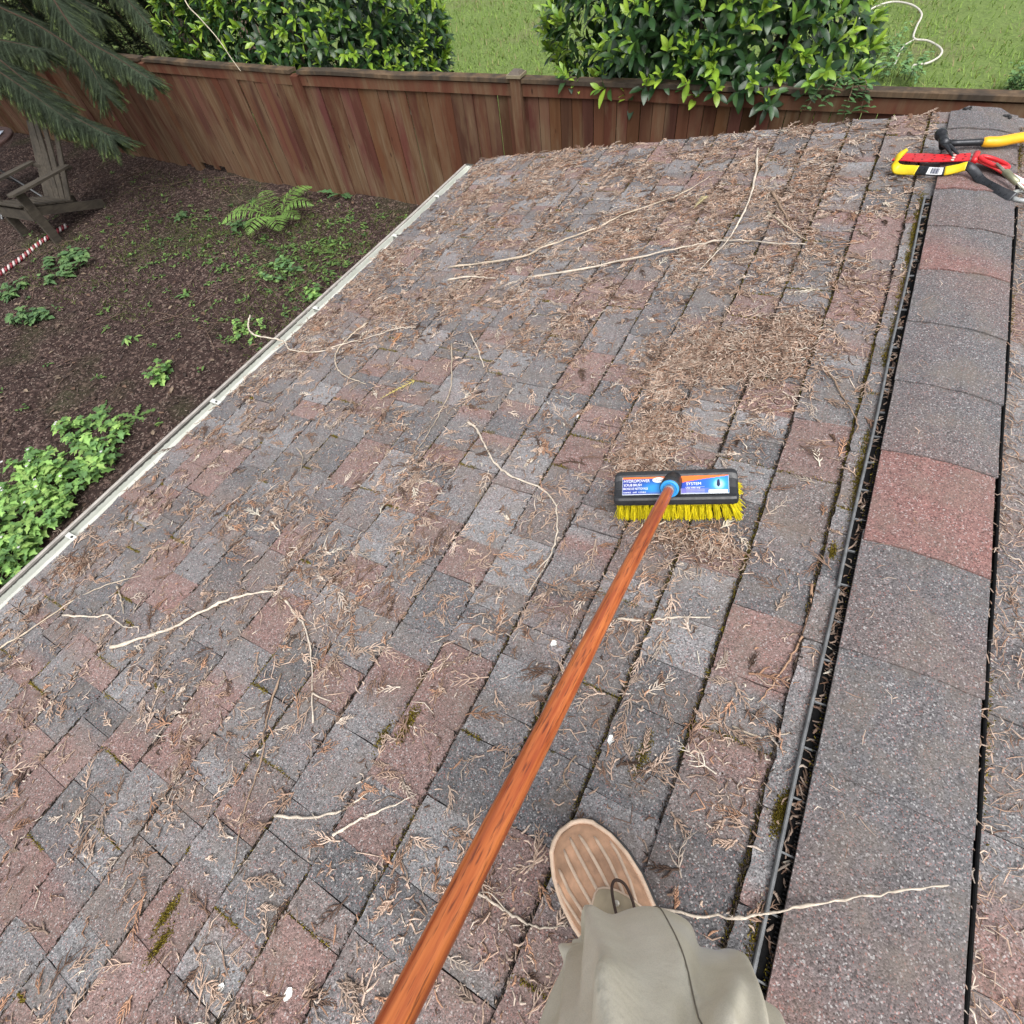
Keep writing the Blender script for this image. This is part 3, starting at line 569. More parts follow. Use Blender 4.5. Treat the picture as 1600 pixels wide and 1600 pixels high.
# ------------------------------------------------------------------ fallen twigs
def twig(pts, r, label, lift=0.004, col=(0.52, 0.43, 0.33), side=(), hts=None, knob=0.25):
    P = []; r = r * 0.92
    for i, q in enumerate(pts):
        if len(q) == 3: u, v = uv(q[0], q[1], q[2]); P.append(RL(u, v, q[2]))
        else: u, v = uv(*q, 0.012); P.append(RL(u, v, float(hsurf(np.array([u]), np.array([v]))[0]) + r + lift * (0.3 + 0.7 * rng.random())))
    Pp = smooth_path(P, 6); n = len(Pp); Pp[1:-1] += rng.normal(0, 0.0009, (n - 2, 3)); rad = r * np.linspace(1.05, 0.38, n) * (1 + (knob + 0.25) * (rng.random(n) < 0.22) + rng.normal(0, 0.11, n)); Pp[1:-1] += rng.normal(0, r * 0.22, (n - 2, 3))
    c = np.array(col) * rng.uniform(0.85, 1.1); mb = MB(); mb.tube(Pp, rad, 6, np.repeat(c * (1 + rng.normal(0, 0.12, (n, 1))), 6, 0))
    for _ in range(rng.integers(2, 5)):
        i = rng.integers(2, n - 2); dd = rng.normal(0, 1, 3); dd -= NL * (dd @ NL); dd /= np.linalg.norm(dd); mb.tube([Pp[i], Pp[i] + dd * r * rng.uniform(2, 5) + NL * r * 0.5], [rad[i] * 0.6, rad[i] * 0.3], 5, c * rng.uniform(0.7, 1.0))
    for s_, dx, dy, L in side:
        i = int(s_ * (n - 1)); e = surf(*[float(q) for q in (proj(Pp[i])[0] + dx, proj(Pp[i])[1] + dy)], 0.014); a = Pp[i]; md = (a + e) / 2 + rng.normal(0, 0.004, 3); mb.tube(smooth_path([a, md, e], 4), np.linspace(r * 0.6, r * 0.25, 9), 5, c)
    return build('twig', mb, MAT['twig'], label=label, category='twig', group='twigs lying on the roof', smooth=True)
PALE = (0.64, 0.55, 0.45); BRN = (0.34, 0.24, 0.17)
twig([(175, 1012), (237, 992), (275, 980), (325, 950), (362, 937), (400, 927), (430, 925), (462, 960), (480, 985), (487, 1040), (490, 1130)], 0.0042, 'long crooked pale twig bending down sharply at lower left roof', side=((0.95, 30, 14, 1), (0.62, -12, 18, 1)), col=PALE)
twig([(0, 1015), (45, 985), (110, 940), (165, 915), (222, 900)], 0.0026, 'thin straight twig running from left picture edge below the gutter')
twig([(100, 962), (150, 965), (170, 962), (195, 980), (218, 980)], 0.0034, 'short wavy whitish twig just below the straight one near gutter', col=PALE)
twig([(181, 915), (190, 935), (192, 958)], 0.0026, 'tiny upright twig stub above the wavy whitish twig')
twig([(391, 493, 0.07), (388, 511, 0.05), (399, 524, 0.03), (429, 529, 0.012), (446, 536, 0.012), (456, 548), (499, 550), (535, 538), (577, 528), (620, 517), (650, 512)], 0.0042, 'long pale twig reaching out over the gutter edge', col=PALE, lift=0.008)
twig([(575, 503), (559, 516), (531, 542), (523, 562), (531, 581), (550, 594), (572, 600)], 0.0034, 'hook shaped twig crossing the twig that overhangs the gutter')
twig([(734, 519), (747, 547), (756, 572)], 0.0034, 'short straight twig standing alone in the middle of the roof', col=PALE)
twig([(706, 538), (706, 588), (702, 616), (684, 650), (662, 688), (645, 711)], 0.0024, 'thin long arching twig left of the smooth S shaped twig')
twig([(731, 661), (744, 669), (756, 694), (772, 722), (800, 745), (840, 760), (866, 785), (870, 830), (858, 870), (825, 925)], 0.0036, 'smooth S shaped pale twig curving left of the brush head', col=PALE, side=((0.9, -20, 22, 1),))
twig([(425, 816), (437, 834), (436, 860)], 0.0032, 'short kinked twig in mid left of the roof', col=PALE)
twig([(463, 700), (472, 712), (470, 738)], 0.0022, 'small thin forked twig above the short kinked twig')
twig([(700, 419), (809, 405), (850, 387), (925, 361), (981, 334), (1059, 306), (1109, 278)], 0.0040, 'longest straight twig rising across the far upper roof', lift=0.01)
twig([(825, 433), (919, 419), (1012, 402), (1091, 384), (1137, 380), (1200, 383), (1260, 385)], 0.0040, 'long thin twig lying level below the longest twig', lift=0.01, col=PALE)
twig([(700, 439), (737, 434), (775, 434)], 0.0042, 'short pale stick at left end of the level twig', col=PALE)
twig([(1184, 234), (1181, 272), (1169, 319), (1150, 359), (1131, 387), (1094, 423)], 0.0042, 'curved twig crossing the level twig near the far rake edge', lift=0.012, col=PALE)
twig([(1206, 300), (1225, 335), (1233, 350)], 0.0040, 'short brown twig right of the curved twig on upper roof', col=BRN)
twig([(1200, 331), (1225, 352), (1250, 369), (1294, 391)], 0.0034, 'slanting twig ending near the ridge vent below the tools')
twig([(1269, 550), (1300, 590), (1319, 622), (1340, 662), (1331, 684)], 0.0026, 'brown bent twig between needle pile and ridge vent', col=BRN, side=((0.5, 40, 8, 1),))
twig([(1269, 912), (1267, 950), (1250, 1000), (1225, 1044), (1203, 1075), (1184, 1097)], 0.0024, 'reddish brown arched sprig beside the vent below the brush', col=(0.42, 0.26, 0.17), side=((0.45, 45, 22, 1),))
twig([(1030, 1420), (1100, 1431), (1165, 1432, 0.026), (1200, 1426, 0.034), (1250, 1416, 0.038), (1334, 1403, 0.039), (1412, 1392, 0.039), (1483, 1383, 0.036)], 0.0022, 'pale knobbly sprig laid across the vent onto the ridge caps', lift=0.006, col=PALE, knob=0.6)
twig([(431, 1275), (481, 1278), (534, 1265), (575, 1240)], 0.0030, 'short level twig in lower left centre of the roof', col=PALE)
twig([(522, 1306), (562, 1281), (612, 1259), (650, 1240)], 0.0026, 'slender twig just right of the short level twig', col=PALE)
twig([(965, 967), (1010, 968), (1050, 966), (1110, 964)], 0.0026, 'knobbly sprig lying level right of the orange handle', col=PALE, knob=0.6)
twig([(1144, 1134), (1190, 1150), (1234, 1145)], 0.0019, 'thin bowed sprig near the vent above the boot')
twig([(747, 1395), (785, 1420), (817, 1440), (850, 1450), (887, 1446)], 0.0024, 'bowed sprig touching the left side of the boot', col=PALE, side=((0.3, -40, -28, 1),))
twig([(439, 1052), (416, 1124), (409, 1187), (382, 1262), (360, 1360)], 0.0022, 'long brown stem running toward the viewer at lower left', col=BRN)
twig([(900, 1180), (880, 1215), (905, 1250)], 0.0016, 'small curled twig right of the handle above boot toe', col=BRN)
# a yellowed sprig and white petals
def sprig(q0, q1, label, c):
    mb = MB(); a = np.array(uv(*q0)); b = np.array(uv(*q1)); d = (b - a); L = np.linalg.norm(d); d /= L; e = np.array([-d[1], d[0]])
    for i in range(11):
        t = i / 10; p = a + d * L * t; P = RL(p[0], p[1], 0.014)
        for s_ in (1, -1):
            g = p + (d * 0.6 + e * s_ * 0.8) * 0.022 * (1.1 - t); mb.tube([P, RL(g[0], g[1], 0.015 + 0.004 * rng.random())], [0.0014, 0.0005], 4, np.array(c) * rng.uniform(0.85, 1.15))
    mb.tube([RL(*a, 0.014), RL(*((a + b) / 2), 0.016), RL(*b, 0.013)], [0.0016, 0.0013, 0.0006], 5, c); return build('sprig', mb, MAT['litter'], label=label, category='sprig')
sprig((650, 600), (598, 627), 'yellowed cedar sprig in the middle left of the roof', (0.60, 0.50, 0.17))
sprig((630, 525), (612, 548), 'orange dried cedar sprig below the overhanging twig', (0.55, 0.26, 0.11))
sprig((1105, 612 - 300), (1085, 330), 'pale yellow sprig on the far upper roof', (0.62, 0.54, 0.30))
pm = plain('white_petal', (0.78, 0.78, 0.74), 0.6, vary=0.1)
for q, lb in (((347, 1545), 'white petal at the bottom edge, left of two'), ((455, 1553), 'white petal at the bottom edge, right of two'), ((955, 1160), 'white petal right of the orange handle'), ((866, 1008), 'white petal left of the orange handle'), ((905, 653), 'white petal on mid roof above the brush')):
    u, v = uv(*q); mb = MB(); an = np.linspace(0, 6.28, 9, endpoint=False); rr = 0.006 * (0.7 + 0.6 * rng.random(9)); hb = float(hsurf(np.array([u]), np.array([v]))[0])
    mb.loft([[RL(u + rr[i] * s_ * math.cos(a) * 1.3, v + rr[i] * s_ * math.sin(a), hb + z_ + 0.002 * math.sin(2 * a) * s_).tolist() for i, a in enumerate(an)] for s_, z_ in ((1.0, 0.002), (1.02, 0.0035), (0.5, 0.003))])
    build('petal', mb, pm, label=lb, category='petal', group='white petals fallen on the roof')

# ------------------------------------------------------------------ fence
ZT = ZC - 1.6                                # top of the cap rail
fence = empty('wooden_fence', (-4.0, float(FY(-4.0)), 0), label='weathered red stained board fence between garden soil and lawn', category='fence')
def ftan(x): d = np.array([1.0, float(FY(x + 0.05) - FY(x - 0.05)) / 0.1, 0]); return d / np.linalg.norm(d)
posts = [float(CAM[0] + ray(q, 130)[0] * (ZT - ZC) / ray(q, 130)[2]) for q in (423, 797)]
step = posts[1] - posts[0]; px_ = [posts[0] - step * 1.02, posts[0], posts[1], posts[1] + 1.75 * step]; px_.insert(0, px_[0] - step); px_.insert(0, px_[0] - step)
RB = np.array([0.108, 0.042, 0.026]); x = -15.5; idx = 0
while x < 4.2:
    wd = rng.uniform(0.092, 0.104) if x > -2.9 else rng.uniform(0.098, 0.135); xc = x + wd / 2; y = float(FY(xc)); T = ftan(xc); Nn = np.array([-T[1], T[0], 0]); g = 0.0024
    base = rng.uniform(0.0, 0.03); tilt = rng.normal(0, 0.0004); off = rng.normal(0, 0.0045); c = RB * rng.uniform(0.65, 1.25) * np.array([1, rng.uniform(0.9, 1.25), rng.uniform(0.9, 1.3)])
    if -7.75 < xc < -7.63: tilt += -0.008
    if -7.9 < xc < -7.1: base += rng.uniform(0, 0.08)
    hx = wd / 2 - g; rows = []; zz = [base - 0.04 if base < 0.03 else base, 0.3, 0.7, ZT - 0.035]
    bow = rng.normal(0, 0.003)
    for z in zz:
        cx = np.array([xc, y, 0]) + T * tilt * (1 - z / 1.2) * 3 + Nn * (off + bow * math.sin(z * 2.5)); rows.append([cx - T * hx - Nn * 0.008 + [0, 0, z], cx + T * hx - Nn * 0.008 + [0, 0, z], cx + T * hx + Nn * 0.008 + [0, 0, z], cx - T * hx + Nn * 0.008 + [0, 0, z]])
    mb = MB(); mb.loft(rows, c); build('board', mb, MAT['fence'], fence); x += wd; idx += 1
for a, b in zip(px_[:-1], px_[1:]):
    if a > 4.2: continue
    m_ = (a + b) / 2; T = ftan(m_); Nn = np.array([-T[1], T[0], 0]); c = np.array([m_, float((FY(a) + FY(b)) / 2), 0]); L = (b - a) / 2 - 0.047; T = np.array([b - a, float(FY(b) - FY(a)), 0]); T /= np.linalg.norm(T)
    for nm, z, hz, oy, wd, cc in (('cap_rail', ZT - 0.014, 0.014, 0.0, 0.050, (0.060, 0.047, 0.036)), ('trim_board', ZT - 0.082, 0.042, -0.0205, 0.0115, RB * 1.15), ('back_rail', 0.28, 0.04, 0.03, 0.018, RB)):
        mb = MB(); k = 7; tt = np.linspace(-L, L, k); sg = rng.normal(0, 0.003, k); sg[0] = sg[-1] = 0
        mb.loft([[c + T * t_ + Nn * (oy + sx * wd) + np.array([0, 0, z + sz * hz + s_]) for sx, sz in ((-1, -1), (1, -1), (1, 1), (-1, 1))] for t_, s_ in zip(tt, sg)], cc); build(nm, mb, MAT['fence'], fence)
for i, xp in enumerate(px_):
    if xp > 4.2: continue
    y = float(FY(xp)); T = ftan(xp); Nn = np.array([-T[1], T[0], 0]); c = np.array([xp, y - 0.02, 0]); cap = abs(xp - posts[1]) < 0.01 or xp > posts[1]
    mb = MB(); mb.box(c + [0, 0, (ZT + (0.012 if cap else -0.04)) / 2], T * 0.045, Nn * 0.045, (0, 0, (ZT + (0.012 if cap else -0.04)) / 2), RB * 0.95); po = build('post', mb, MAT['fence'], fence)
    if cap:
        mb = MB(); mb.box(c + [0, 0, ZT + 0.022], T * 0.064, Nn * 0.064, (0, 0, 0.010), (0.24, 0.2, 0.13)); mb.box(c + [0, 0, ZT + 0.042], T * 0.055, Nn * 0.055, (0, 0, 0.0095), (0.11, 0.09, 0.07), taper=0.6); build('post_cap', mb, MAT['generic'], po)

# ------------------------------------------------------------------ laurel bushes
def leaf_mesh(name, L=1.0, W=0.40, droop=0.18, fold=0.10):
    n = 6; V = []; Fq = []; t = np.linspace(0, 1, n); wd = W / 2 * np.sin(np.pi * np.clip(t, 0.02, 0.985)) ** 0.75
    for i in range(n):
        z = droop * (0.45 * math.sin(2.0 * t[i]) - t[i] ** 2); V += [(-wd[i], L * t[i], z + fold * wd[i] / (W / 2) * W), (0, L * t[i], z), (wd[i], L * t[i], z + fold * wd[i] / (W / 2) * W)]
    for i in range(n - 1):
        a = 3 * i; Fq += [(a, a + 1, a + 4, a + 3), (a + 1, a + 2, a + 5, a + 4)]
    return np.array(V), np.array(Fq)
LV, LF = leaf_mesh('leaf')
def leaf_tones(cols):
    out = []
    for i, c in enumerate(cols):
        me = mesh_from('leaf', LV, [tuple(q) for q in LF], np.array([np.array(c) * (1.35 if j % 3 == 1 else 1.0) for j in range(len(LV))]), True); me.materials.append(MAT['leaf']); out.append(me)
    return out
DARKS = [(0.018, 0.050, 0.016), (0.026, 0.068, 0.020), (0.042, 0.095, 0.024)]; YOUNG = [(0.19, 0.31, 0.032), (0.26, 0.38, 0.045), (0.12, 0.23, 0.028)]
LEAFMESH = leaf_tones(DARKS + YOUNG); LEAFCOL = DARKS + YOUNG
def frame(d, up):                            # columns x,y,z with y along d
    y = d / np.linalg.norm(d); x = np.cross(y, up); nx_ = np.linalg.norm(x); x = x / nx_ if nx_ > 1e-4 else np.array([1.0, 0, 0]); z = np.cross(x, y); return np.stack([x, y, z], 1)
def bush(label, c, rad, shoots, keep, extra=(), ncap=290, size=0.115):
    c = np.array(c); o = empty('laurel_bush', (c[0], c[1], 0), label=label, category='bush', group='laurel bushes behind the fence')
    leaves = []; stems = MB()
    for k in range(7):
        e = c + np.array([rng.uniform(-0.75, 0.75) * rad[0], rng.uniform(-0.5, 0.5) * rad[1], rng.uniform(0.2, 0.8) * rad[2]]); b = np.array([c[0] + rng.uniform(-0.3, 0.3), c[1] + rng.uniform(-0.15, 0.15), -0.03])
        build('stem', MB().tube(smooth_path([b, (b + e) / 2 + rng.normal(0, 0.1, 3), e], 5), np.linspace(0.028, 0.008, 11), 6, (0.06, 0.045, 0.03)), MAT['twig'], o)
    tips = []
    while len(tips) < shoots:
        d = rng.normal(0, 1, 3); d /= np.linalg.norm(d); bulge = 0.86 + 0.28 * vnoise(d[0] * 3 + c[0], d[2] * 3 + d[1] * 2, 51); rr = bulge * (1.0 if rng.random() < 0.62 else rng.uniform(0.5, 0.95)); P = c + d * np.array(rad) * rr
        if P[2] < 0.35 or not keep(P): continue
        tips.append((P, d, rr > 0.8))
    tips += [(np.array(p), np.array(d, float), True) for p, d in extra]
    for P, d, outer in tips:
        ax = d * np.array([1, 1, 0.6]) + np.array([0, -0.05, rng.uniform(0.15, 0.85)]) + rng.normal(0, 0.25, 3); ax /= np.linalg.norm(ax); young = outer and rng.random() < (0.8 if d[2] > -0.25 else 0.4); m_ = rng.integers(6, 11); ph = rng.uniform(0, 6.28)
        B = frame(ax, np.array([0.2, 0.1, 1.0]))
        for j in range(m_):
            t = j / (m_ - 1); a = ph + j * 2.4; spread = 1.25 - 0.85 * t if young else 1.35 - 0.35 * t
            dl = ax * math.cos(spread) + (B[:, 0] * math.cos(a) + B[:, 2] * math.sin(a)) * math.sin(spread) + np.array([0, 0, -0.25 if t < 0.5 else 0.05]); dl /= np.linalg.norm(dl)
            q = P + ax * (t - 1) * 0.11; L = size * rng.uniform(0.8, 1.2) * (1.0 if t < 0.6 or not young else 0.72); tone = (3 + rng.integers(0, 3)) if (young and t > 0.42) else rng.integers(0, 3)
            up = ax * 0.7 + np.array([0, -0.15, 0.7]) + rng.normal(0, 0.2, 3); Bm = frame(dl, up); leaves.append((q, Bm, L, rng.uniform(0.8, 1.15), int(tone)))
    C = np.array([l[0] + l[1][:, 1] * l[2] * 0.5 for l in leaves]); x, y, z = proj(C); inn = (x > -20) & (x < 1620) & (y > -20) & (y < 330)
    vis = np.array([abs(((CAM - C[i]) / np.linalg.norm(CAM - C[i])) @ leaves[i][1][:, 2]) * leaves[i][2] ** 2 / z[i] ** 2 if inn[i] else 0 for i in range(len(leaves))])
    outw = np.array([(((C[i] - c) / np.array(rad)) ** 2).sum() for i in range(len(leaves))]); facing = ((C - c) / np.array(rad)) @ np.array([0.25, -0.85, 0.35]); vis *= (facing > 0.1) * (outw > 0.75)
    best = set(np.argsort(-vis)[:ncap].tolist()); Vs, Fs, Cs, n0 = [], [], [], 0
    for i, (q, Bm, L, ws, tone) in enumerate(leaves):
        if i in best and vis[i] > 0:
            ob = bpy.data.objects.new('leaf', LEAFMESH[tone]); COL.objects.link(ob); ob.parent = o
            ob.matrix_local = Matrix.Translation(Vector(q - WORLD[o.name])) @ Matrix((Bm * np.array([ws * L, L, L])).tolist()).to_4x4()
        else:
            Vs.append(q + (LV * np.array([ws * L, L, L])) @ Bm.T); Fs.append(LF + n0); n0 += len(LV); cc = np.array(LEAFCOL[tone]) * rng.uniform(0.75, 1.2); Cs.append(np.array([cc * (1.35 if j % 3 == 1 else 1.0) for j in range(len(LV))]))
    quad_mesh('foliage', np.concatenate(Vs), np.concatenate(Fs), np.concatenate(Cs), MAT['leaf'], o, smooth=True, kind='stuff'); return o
notfence = lambda P: P[1] > FY(P[0]) + (0.10 if P[2] < ZT + 0.03 else -0.17)
ex_r = []
for q in ((900, 128), (935, 140), (975, 150), (1010, 130), (880, 115), (1085, 150), (1120, 140), (1070, 130), (1150, 145), (1200, 150), (1205, 165), (1235, 140), (1265, 130), (1175, 130), (1290, 110)):
    d = ray(*q); P = CAM + d * ((4.72 + rng.uniform(-0.05, 0.08)) / d[1]); ex_r.append((P, (rng.normal(0, 0.4), -1.0, rng.uniform(-0.55, 0.1))))
bush('wide glossy laurel bush spilling over the fence, the one right of the post cap', (-1.38, 5.6, 1.15), (1.30, 0.9, 1.05), 1400, notfence, ex_r)
bush('dense laurel bush standing behind the fence left of the open lawn gap', (-5.95, 5.75, 1.2), (1.98, 0.85, 1.15), 1700, notfence)

# ------------------------------------------------------------------ big conifer at upper left, its low boughs hang into view
tree = empty('conifer_tree', (-12.6, 2.2, 0), label='big drooping conifer whose dark green boughs hang in the top left corner', category='tree')
mb = MB(); tz = np.linspace(-0.1, 9.5, 14); mb.tube([(-12.6 + 0.1 * math.sin(z), 2.2 + 0.08 * math.cos(z * 1.3), z) for z in tz], 0.30 * (1 - 0.075 * np.arange(14)) + 0.01, 10, (0.085, 0.05, 0.035)); build('trunk', mb, MAT['twig'], tree, smooth=True)
S0, S1, Q0, Q1, SCOL = [], [], [], [], []
TW = MB()
def bough(pts, r, dens, sz, bright=1.0, fat=1.0):
    if dens > 80: dens *= 1.7
    P = smooth_path(pts, 8); n = len(P); TW.tube(P, np.linspace(r, r * 0.25, n) * 0.55, 6, (0.055, 0.034, 0.022)); L = np.linalg.norm(np.diff(P, axis=0), axis=1).sum(); m_ = int(dens * L)
    for i in range(m_):
        t = rng.random() ** 0.8; k = min(int(t * (n - 1)), n - 2); a = P[k] + (P[k + 1] - P[k]) * rng.random(); T = P[k + 1] - P[k]; T /= np.linalg.norm(T)
        sd2 = np.cross(T, [0, 0, 1.0]); sd2 /= np.linalg.norm(sd2) + 1e-9; s_ = rng.choice([-1, 1]); dr = T * rng.uniform(0.5, 1.1) + sd2 * s_ * rng.uniform(0.25, 0.9) + np.array([0, 0, -rng.uniform(0.15, 0.75)]); dr /= np.linalg.norm(dr); LL = sz * rng.uniform(0.5, 1.15) * (1.1 - 0.5 * t)
        q = a; mm = 7; base = np.array([0.050, 0.070, 0.042]) * bright * rng.uniform(0.6, 1.3); tipc = np.array([0.15, 0.20, 0.055]) * bright; sd3 = np.cross(dr, [0, 0, 1.0]); sd3 /= np.linalg.norm(sd3) + 1e-9
        for j in range(mm):
            dr = dr + np.array([0, 0, -0.05]); dr /= np.linalg.norm(dr); b = q + dr * LL / mm; f = j / mm; cc = base * (1 - f ** 3) + tipc * f ** 3 * (1 if rng.random() < 0.35 else 0.3)
            p_0 = [q]; p_1 = [b]; r0 = [0.0028 * fat]; r1 = [0.0022 * fat]
            for s2 in (-1, 1):
                for w_ in (0.25, 0.55, 0.85):
                    o_ = q + (b - q) * w_; e = o_ + (dr * 0.75 + sd3 * s2 * 0.6 + rng.normal(0, 0.12, 3)) * LL * 0.24 * (1 - 0.7 * f); p_0.append(o_); p_1.append(e); r0.append(0.0030 * fat); r1.append(0.0008 * fat)
            put(np.array(p_0), np.array(p_1), np.array(r0), np.array(r1), np.repeat(cc[None], len(p_0), 0)); q = b
D = lambda x, y, z: dp(x, y, z)
bough([D(-260, -120, 5.6), D(-90, 20, 5.4), D(20, 110, 5.3), D(95, 170, 5.2), D(172, 212, 5.1)], 0.022, 95, 0.42)
bough([D(-220, -60, 5.3), D(-60, 70, 5.2), D(40, 140, 5.1), D(110, 190, 5.1)], 0.018, 85, 0.36)
bough([D(-60, -140, 5.9), D(60, -30, 5.7), D(120, 50, 5.6), D(185, 92, 5.5), D(232, 122, 5.4)], 0.024, 95, 0.36, 1.25)
bough([D(-200, -120, 6.0), D(-40, -10, 5.8), D(60, 40, 5.7), D(130, 90, 5.6), D(160, 140, 5.6)], 0.024, 100, 0.42)
bough([D(40, -200, 6.6), D(130, -70, 6.4), D(190, -10, 6.3), D(225, 30, 6.3), D(250, 62, 6.2)], 0.018, 90, 0.30, 1.5)
bough([D(-300, 20, 5.6), D(-120, 60, 5.5), D(-20, 60, 5.4), D(60, 75, 5.3)], 0.02, 100, 0.4)
bough([D(-150, -200, 6.4), D(0, -90, 6.2), D(90, -20, 6.1), D(150, 20, 6.0)], 0.02, 100, 0.42)
for k in range(46):                           # the crown above, out of the picture, shading the corner
    z = rng.uniform(3.6, 9.0); a = rng.uniform(-0.9, 1.5); L = rng.uniform(2.6, 5.6) * (1.15 - 0.07 * z); b = np.array([-12.6, 2.2, z]); e = b + np.array([math.cos(a) * L, math.sin(a) * L, -0.12 * L]); 
    e[2] = max(e[2], 3.2); bough([b, b + (e - b) * 0.4 + [0, 0, 0.1], e], 0.03, 16, 0.75, fat=5.0)
build('bough', TW, MAT['twig'], tree, smooth=True)
seg_mesh('foliage', np.concatenate(S0), np.concatenate(S1), np.concatenate(Q0), np.concatenate(Q1), np.concatenate(SCOL), MAT['needle'], tree, kind='stuff')
def stick(pts, r, label, name='twig', **kw):
    P = smooth_path(pts, 6); mb = MB(); mb.tube(P, np.linspace(r, r * 0.5, len(P)), 6, kw.pop('col', (0.5, 0.44, 0.34))); return build(name, mb, MAT['twig'], label=label, category=kw.pop('category', 'twig'), smooth=True, **kw)
stick([D(270, -60, 4.2), D(290, 2, 4.2), D(312, 28, 4.2), D(340, 60, 4.2), D(362, 92, 4.2), D(376, 111, 4.2)], 0.005, 'bare pale twig hanging in front of the left laurel bush')
# dark trunk and shed post beyond the fence
lt = empty('tree_trunk', (-9.3, 6.6, 0), label='dark leaning trunk with bare branches behind the fence top left', category='tree')
mb = MB(); mb.tube(smooth_path([(-9.2, 6.5, -0.05), (-9.1, 6.6, 1.0), (-9.35, 6.7, 2.2), (-9.6, 6.7, 4.0)], 5), np.linspace(0.16, 0.08, 16), 8, (0.035, 0.026, 0.02)); build('trunk', mb, MAT['twig'], lt, smooth=True)
mb = MB()
for q in range(14):
    a = np.array([-9.2, 6.6, rng.uniform(0.8, 2.0)]); e = a + np.array([rng.uniform(-0.3, 1.6), rng.uniform(-0.9, 0.4), rng.uniform(-0.3, 0.6)]); mb.tube(smooth_path([a, (a + e) / 2 + rng.normal(0, 0.08, 3), e], 4), np.linspace(0.022, 0.005, 9), 5, (0.05, 0.036, 0.028))
build('branch', mb, MAT['twig'], lt, smooth=True)
S0, S1, Q0, Q1, SCOL = [], [], [], [], []; TW = MB()
sh = empty('shade_shrub', (-10.6, 7.0, 0), label='added dark evergreen shrub standing in for tree shade behind the fence top left', category='shrub')  # added shrub, foliage colour darkened to stand for the shade under the trees
for k in range(75):
    b = np.array([-10.6 + rng.uniform(-4.0, 1.7), 7.0 + rng.uniform(-0.5, 0.7), rng.uniform(0.0, 1.0)]); e = b + np.array([rng.uniform(-0.5, 0.5), rng.uniform(-0.7, 0.3), rng.uniform(1.2, 2.6)]); bough([b, (b + e) / 2, e], 0.02, 34, 0.5, 0.45)
build('stem', TW, MAT['twig'], sh); seg_mesh('foliage', np.concatenate(S0), np.concatenate(S1), np.concatenate(Q0), np.concatenate(Q1), np.concatenate(SCOL), MAT['needle'], sh, kind='stuff')
pst = MB(); pst.box((-8.15, 6.9, 1.0), (0.11, 0, 0), (0, 0.09, 0), (0, 0, 1.05)); pst.box((-8.15, 6.9, 2.12), (0.15, 0, 0), (0, 0.13, 0), (0, 0, 0.05)); build('garden_pillar', pst, plain('pinkish_brick', (0.30, 0.21, 0.17), 0.85, vary=0.3, scale=14), label='pinkish pillar glimpsed between dark trunk and left laurel bush', category='pillar')

# ------------------------------------------------------------------ garden things on the soil
grey_wood = old_wood_mat('silvered_wood', (0.038, 0.030, 0.022), (0.075, 0.062, 0.045), st=(40, 8, 40))
def sub(name, mb, mat, par, **kw): return build(name, mb, mat, par, **kw)
cp = np.array([-8.32, 3.10, 0.0]); ca = math.radians(4); CX = np.array([math.cos(ca), math.sin(ca), 0]); CY = np.array([-math.sin(ca), math.cos(ca), 0]); CZ = np.array([0, 0, 1.0])
L3 = lambda x, y, z: cp + CX * x + CY * y + CZ * z
chair = empty('adirondack_chair', cp, label='weathered grey slatted garden chair by the fence at left', category='chair')
for s_ in (-1, 1):
    mb = MB(); mb.loft([[L3(s_ * 0.33 + a * w_, y, 0.56 + b * 0.011 + 0.03 * (0.2 - y)) for a, b in ((-1, -1), (1, -1), (1, 1), (-1, 1))] for y, w_ in ((-0.42, 0.03), (-0.40, 0.052), (-0.3, 0.062), (0.1, 0.052), (0.36, 0.04))]); sub('armrest', mb, grey_wood, chair)
    mb = MB(); mb.box(L3(s_ * 0.30, -0.30, 0.28), CX * 0.016, CY * 0.05, CZ * 0.277); sub('front_leg', mb, grey_wood, chair)
    mb = MB(); mb.prism([L3(s_ * 0.275, -0.36, 0.33), L3(s_ * 0.275, -0.36, 0.42), L3(s_ * 0.275, 0.48, 0.12), L3(s_ * 0.275, 0.48, 0.02)], CX * 0.022); sub('side_rail', mb, grey_wood, chair)
for i in range(6):
    y = -0.35 + i * 0.097; z = 0.425 - (y + 0.36) * 0.357 + 0.012; mb = MB(); mb.box(L3(0.008, y, z), CX * 0.272, (CY - CZ * 0.357) * 0.038, CZ * 0.009); sub('seat_slat', mb, grey_wood, chair)
mb = MB(); mb.box(L3(0.01, -0.362, 0.34), CX * 0.30, CY * 0.011, CZ * 0.055); sub('front_apron', mb, grey_wood, chair)
mb = MB(); mb.box(L3(0.01, 0.355, 0.53), CX * 0.34, CY * 0.03, CZ * 0.014); sub('back_support', mb, grey_wood, chair)
for i in range(5):
    x = -0.2 + i * 0.1; hh = 1.02 - 0.028 * (i - 2) ** 2 + rng.normal(0, 0.008); mb = MB()
    mb.loft([[L3(x * (1 + 0.18 * t) + a * 0.046 * (1 if t < 0.93 else 0.7), 0.17 + 0.42 * t * 1.0 + b * 0.009, 0.25 + (hh - 0.25) * t) for a, b in ((-1, -1), (1, -1), (1, 1), (-1, 1))] for t in (0, 0.5, 0.93, 1.0)]); sub('back_slat', mb, grey_wood, chair)
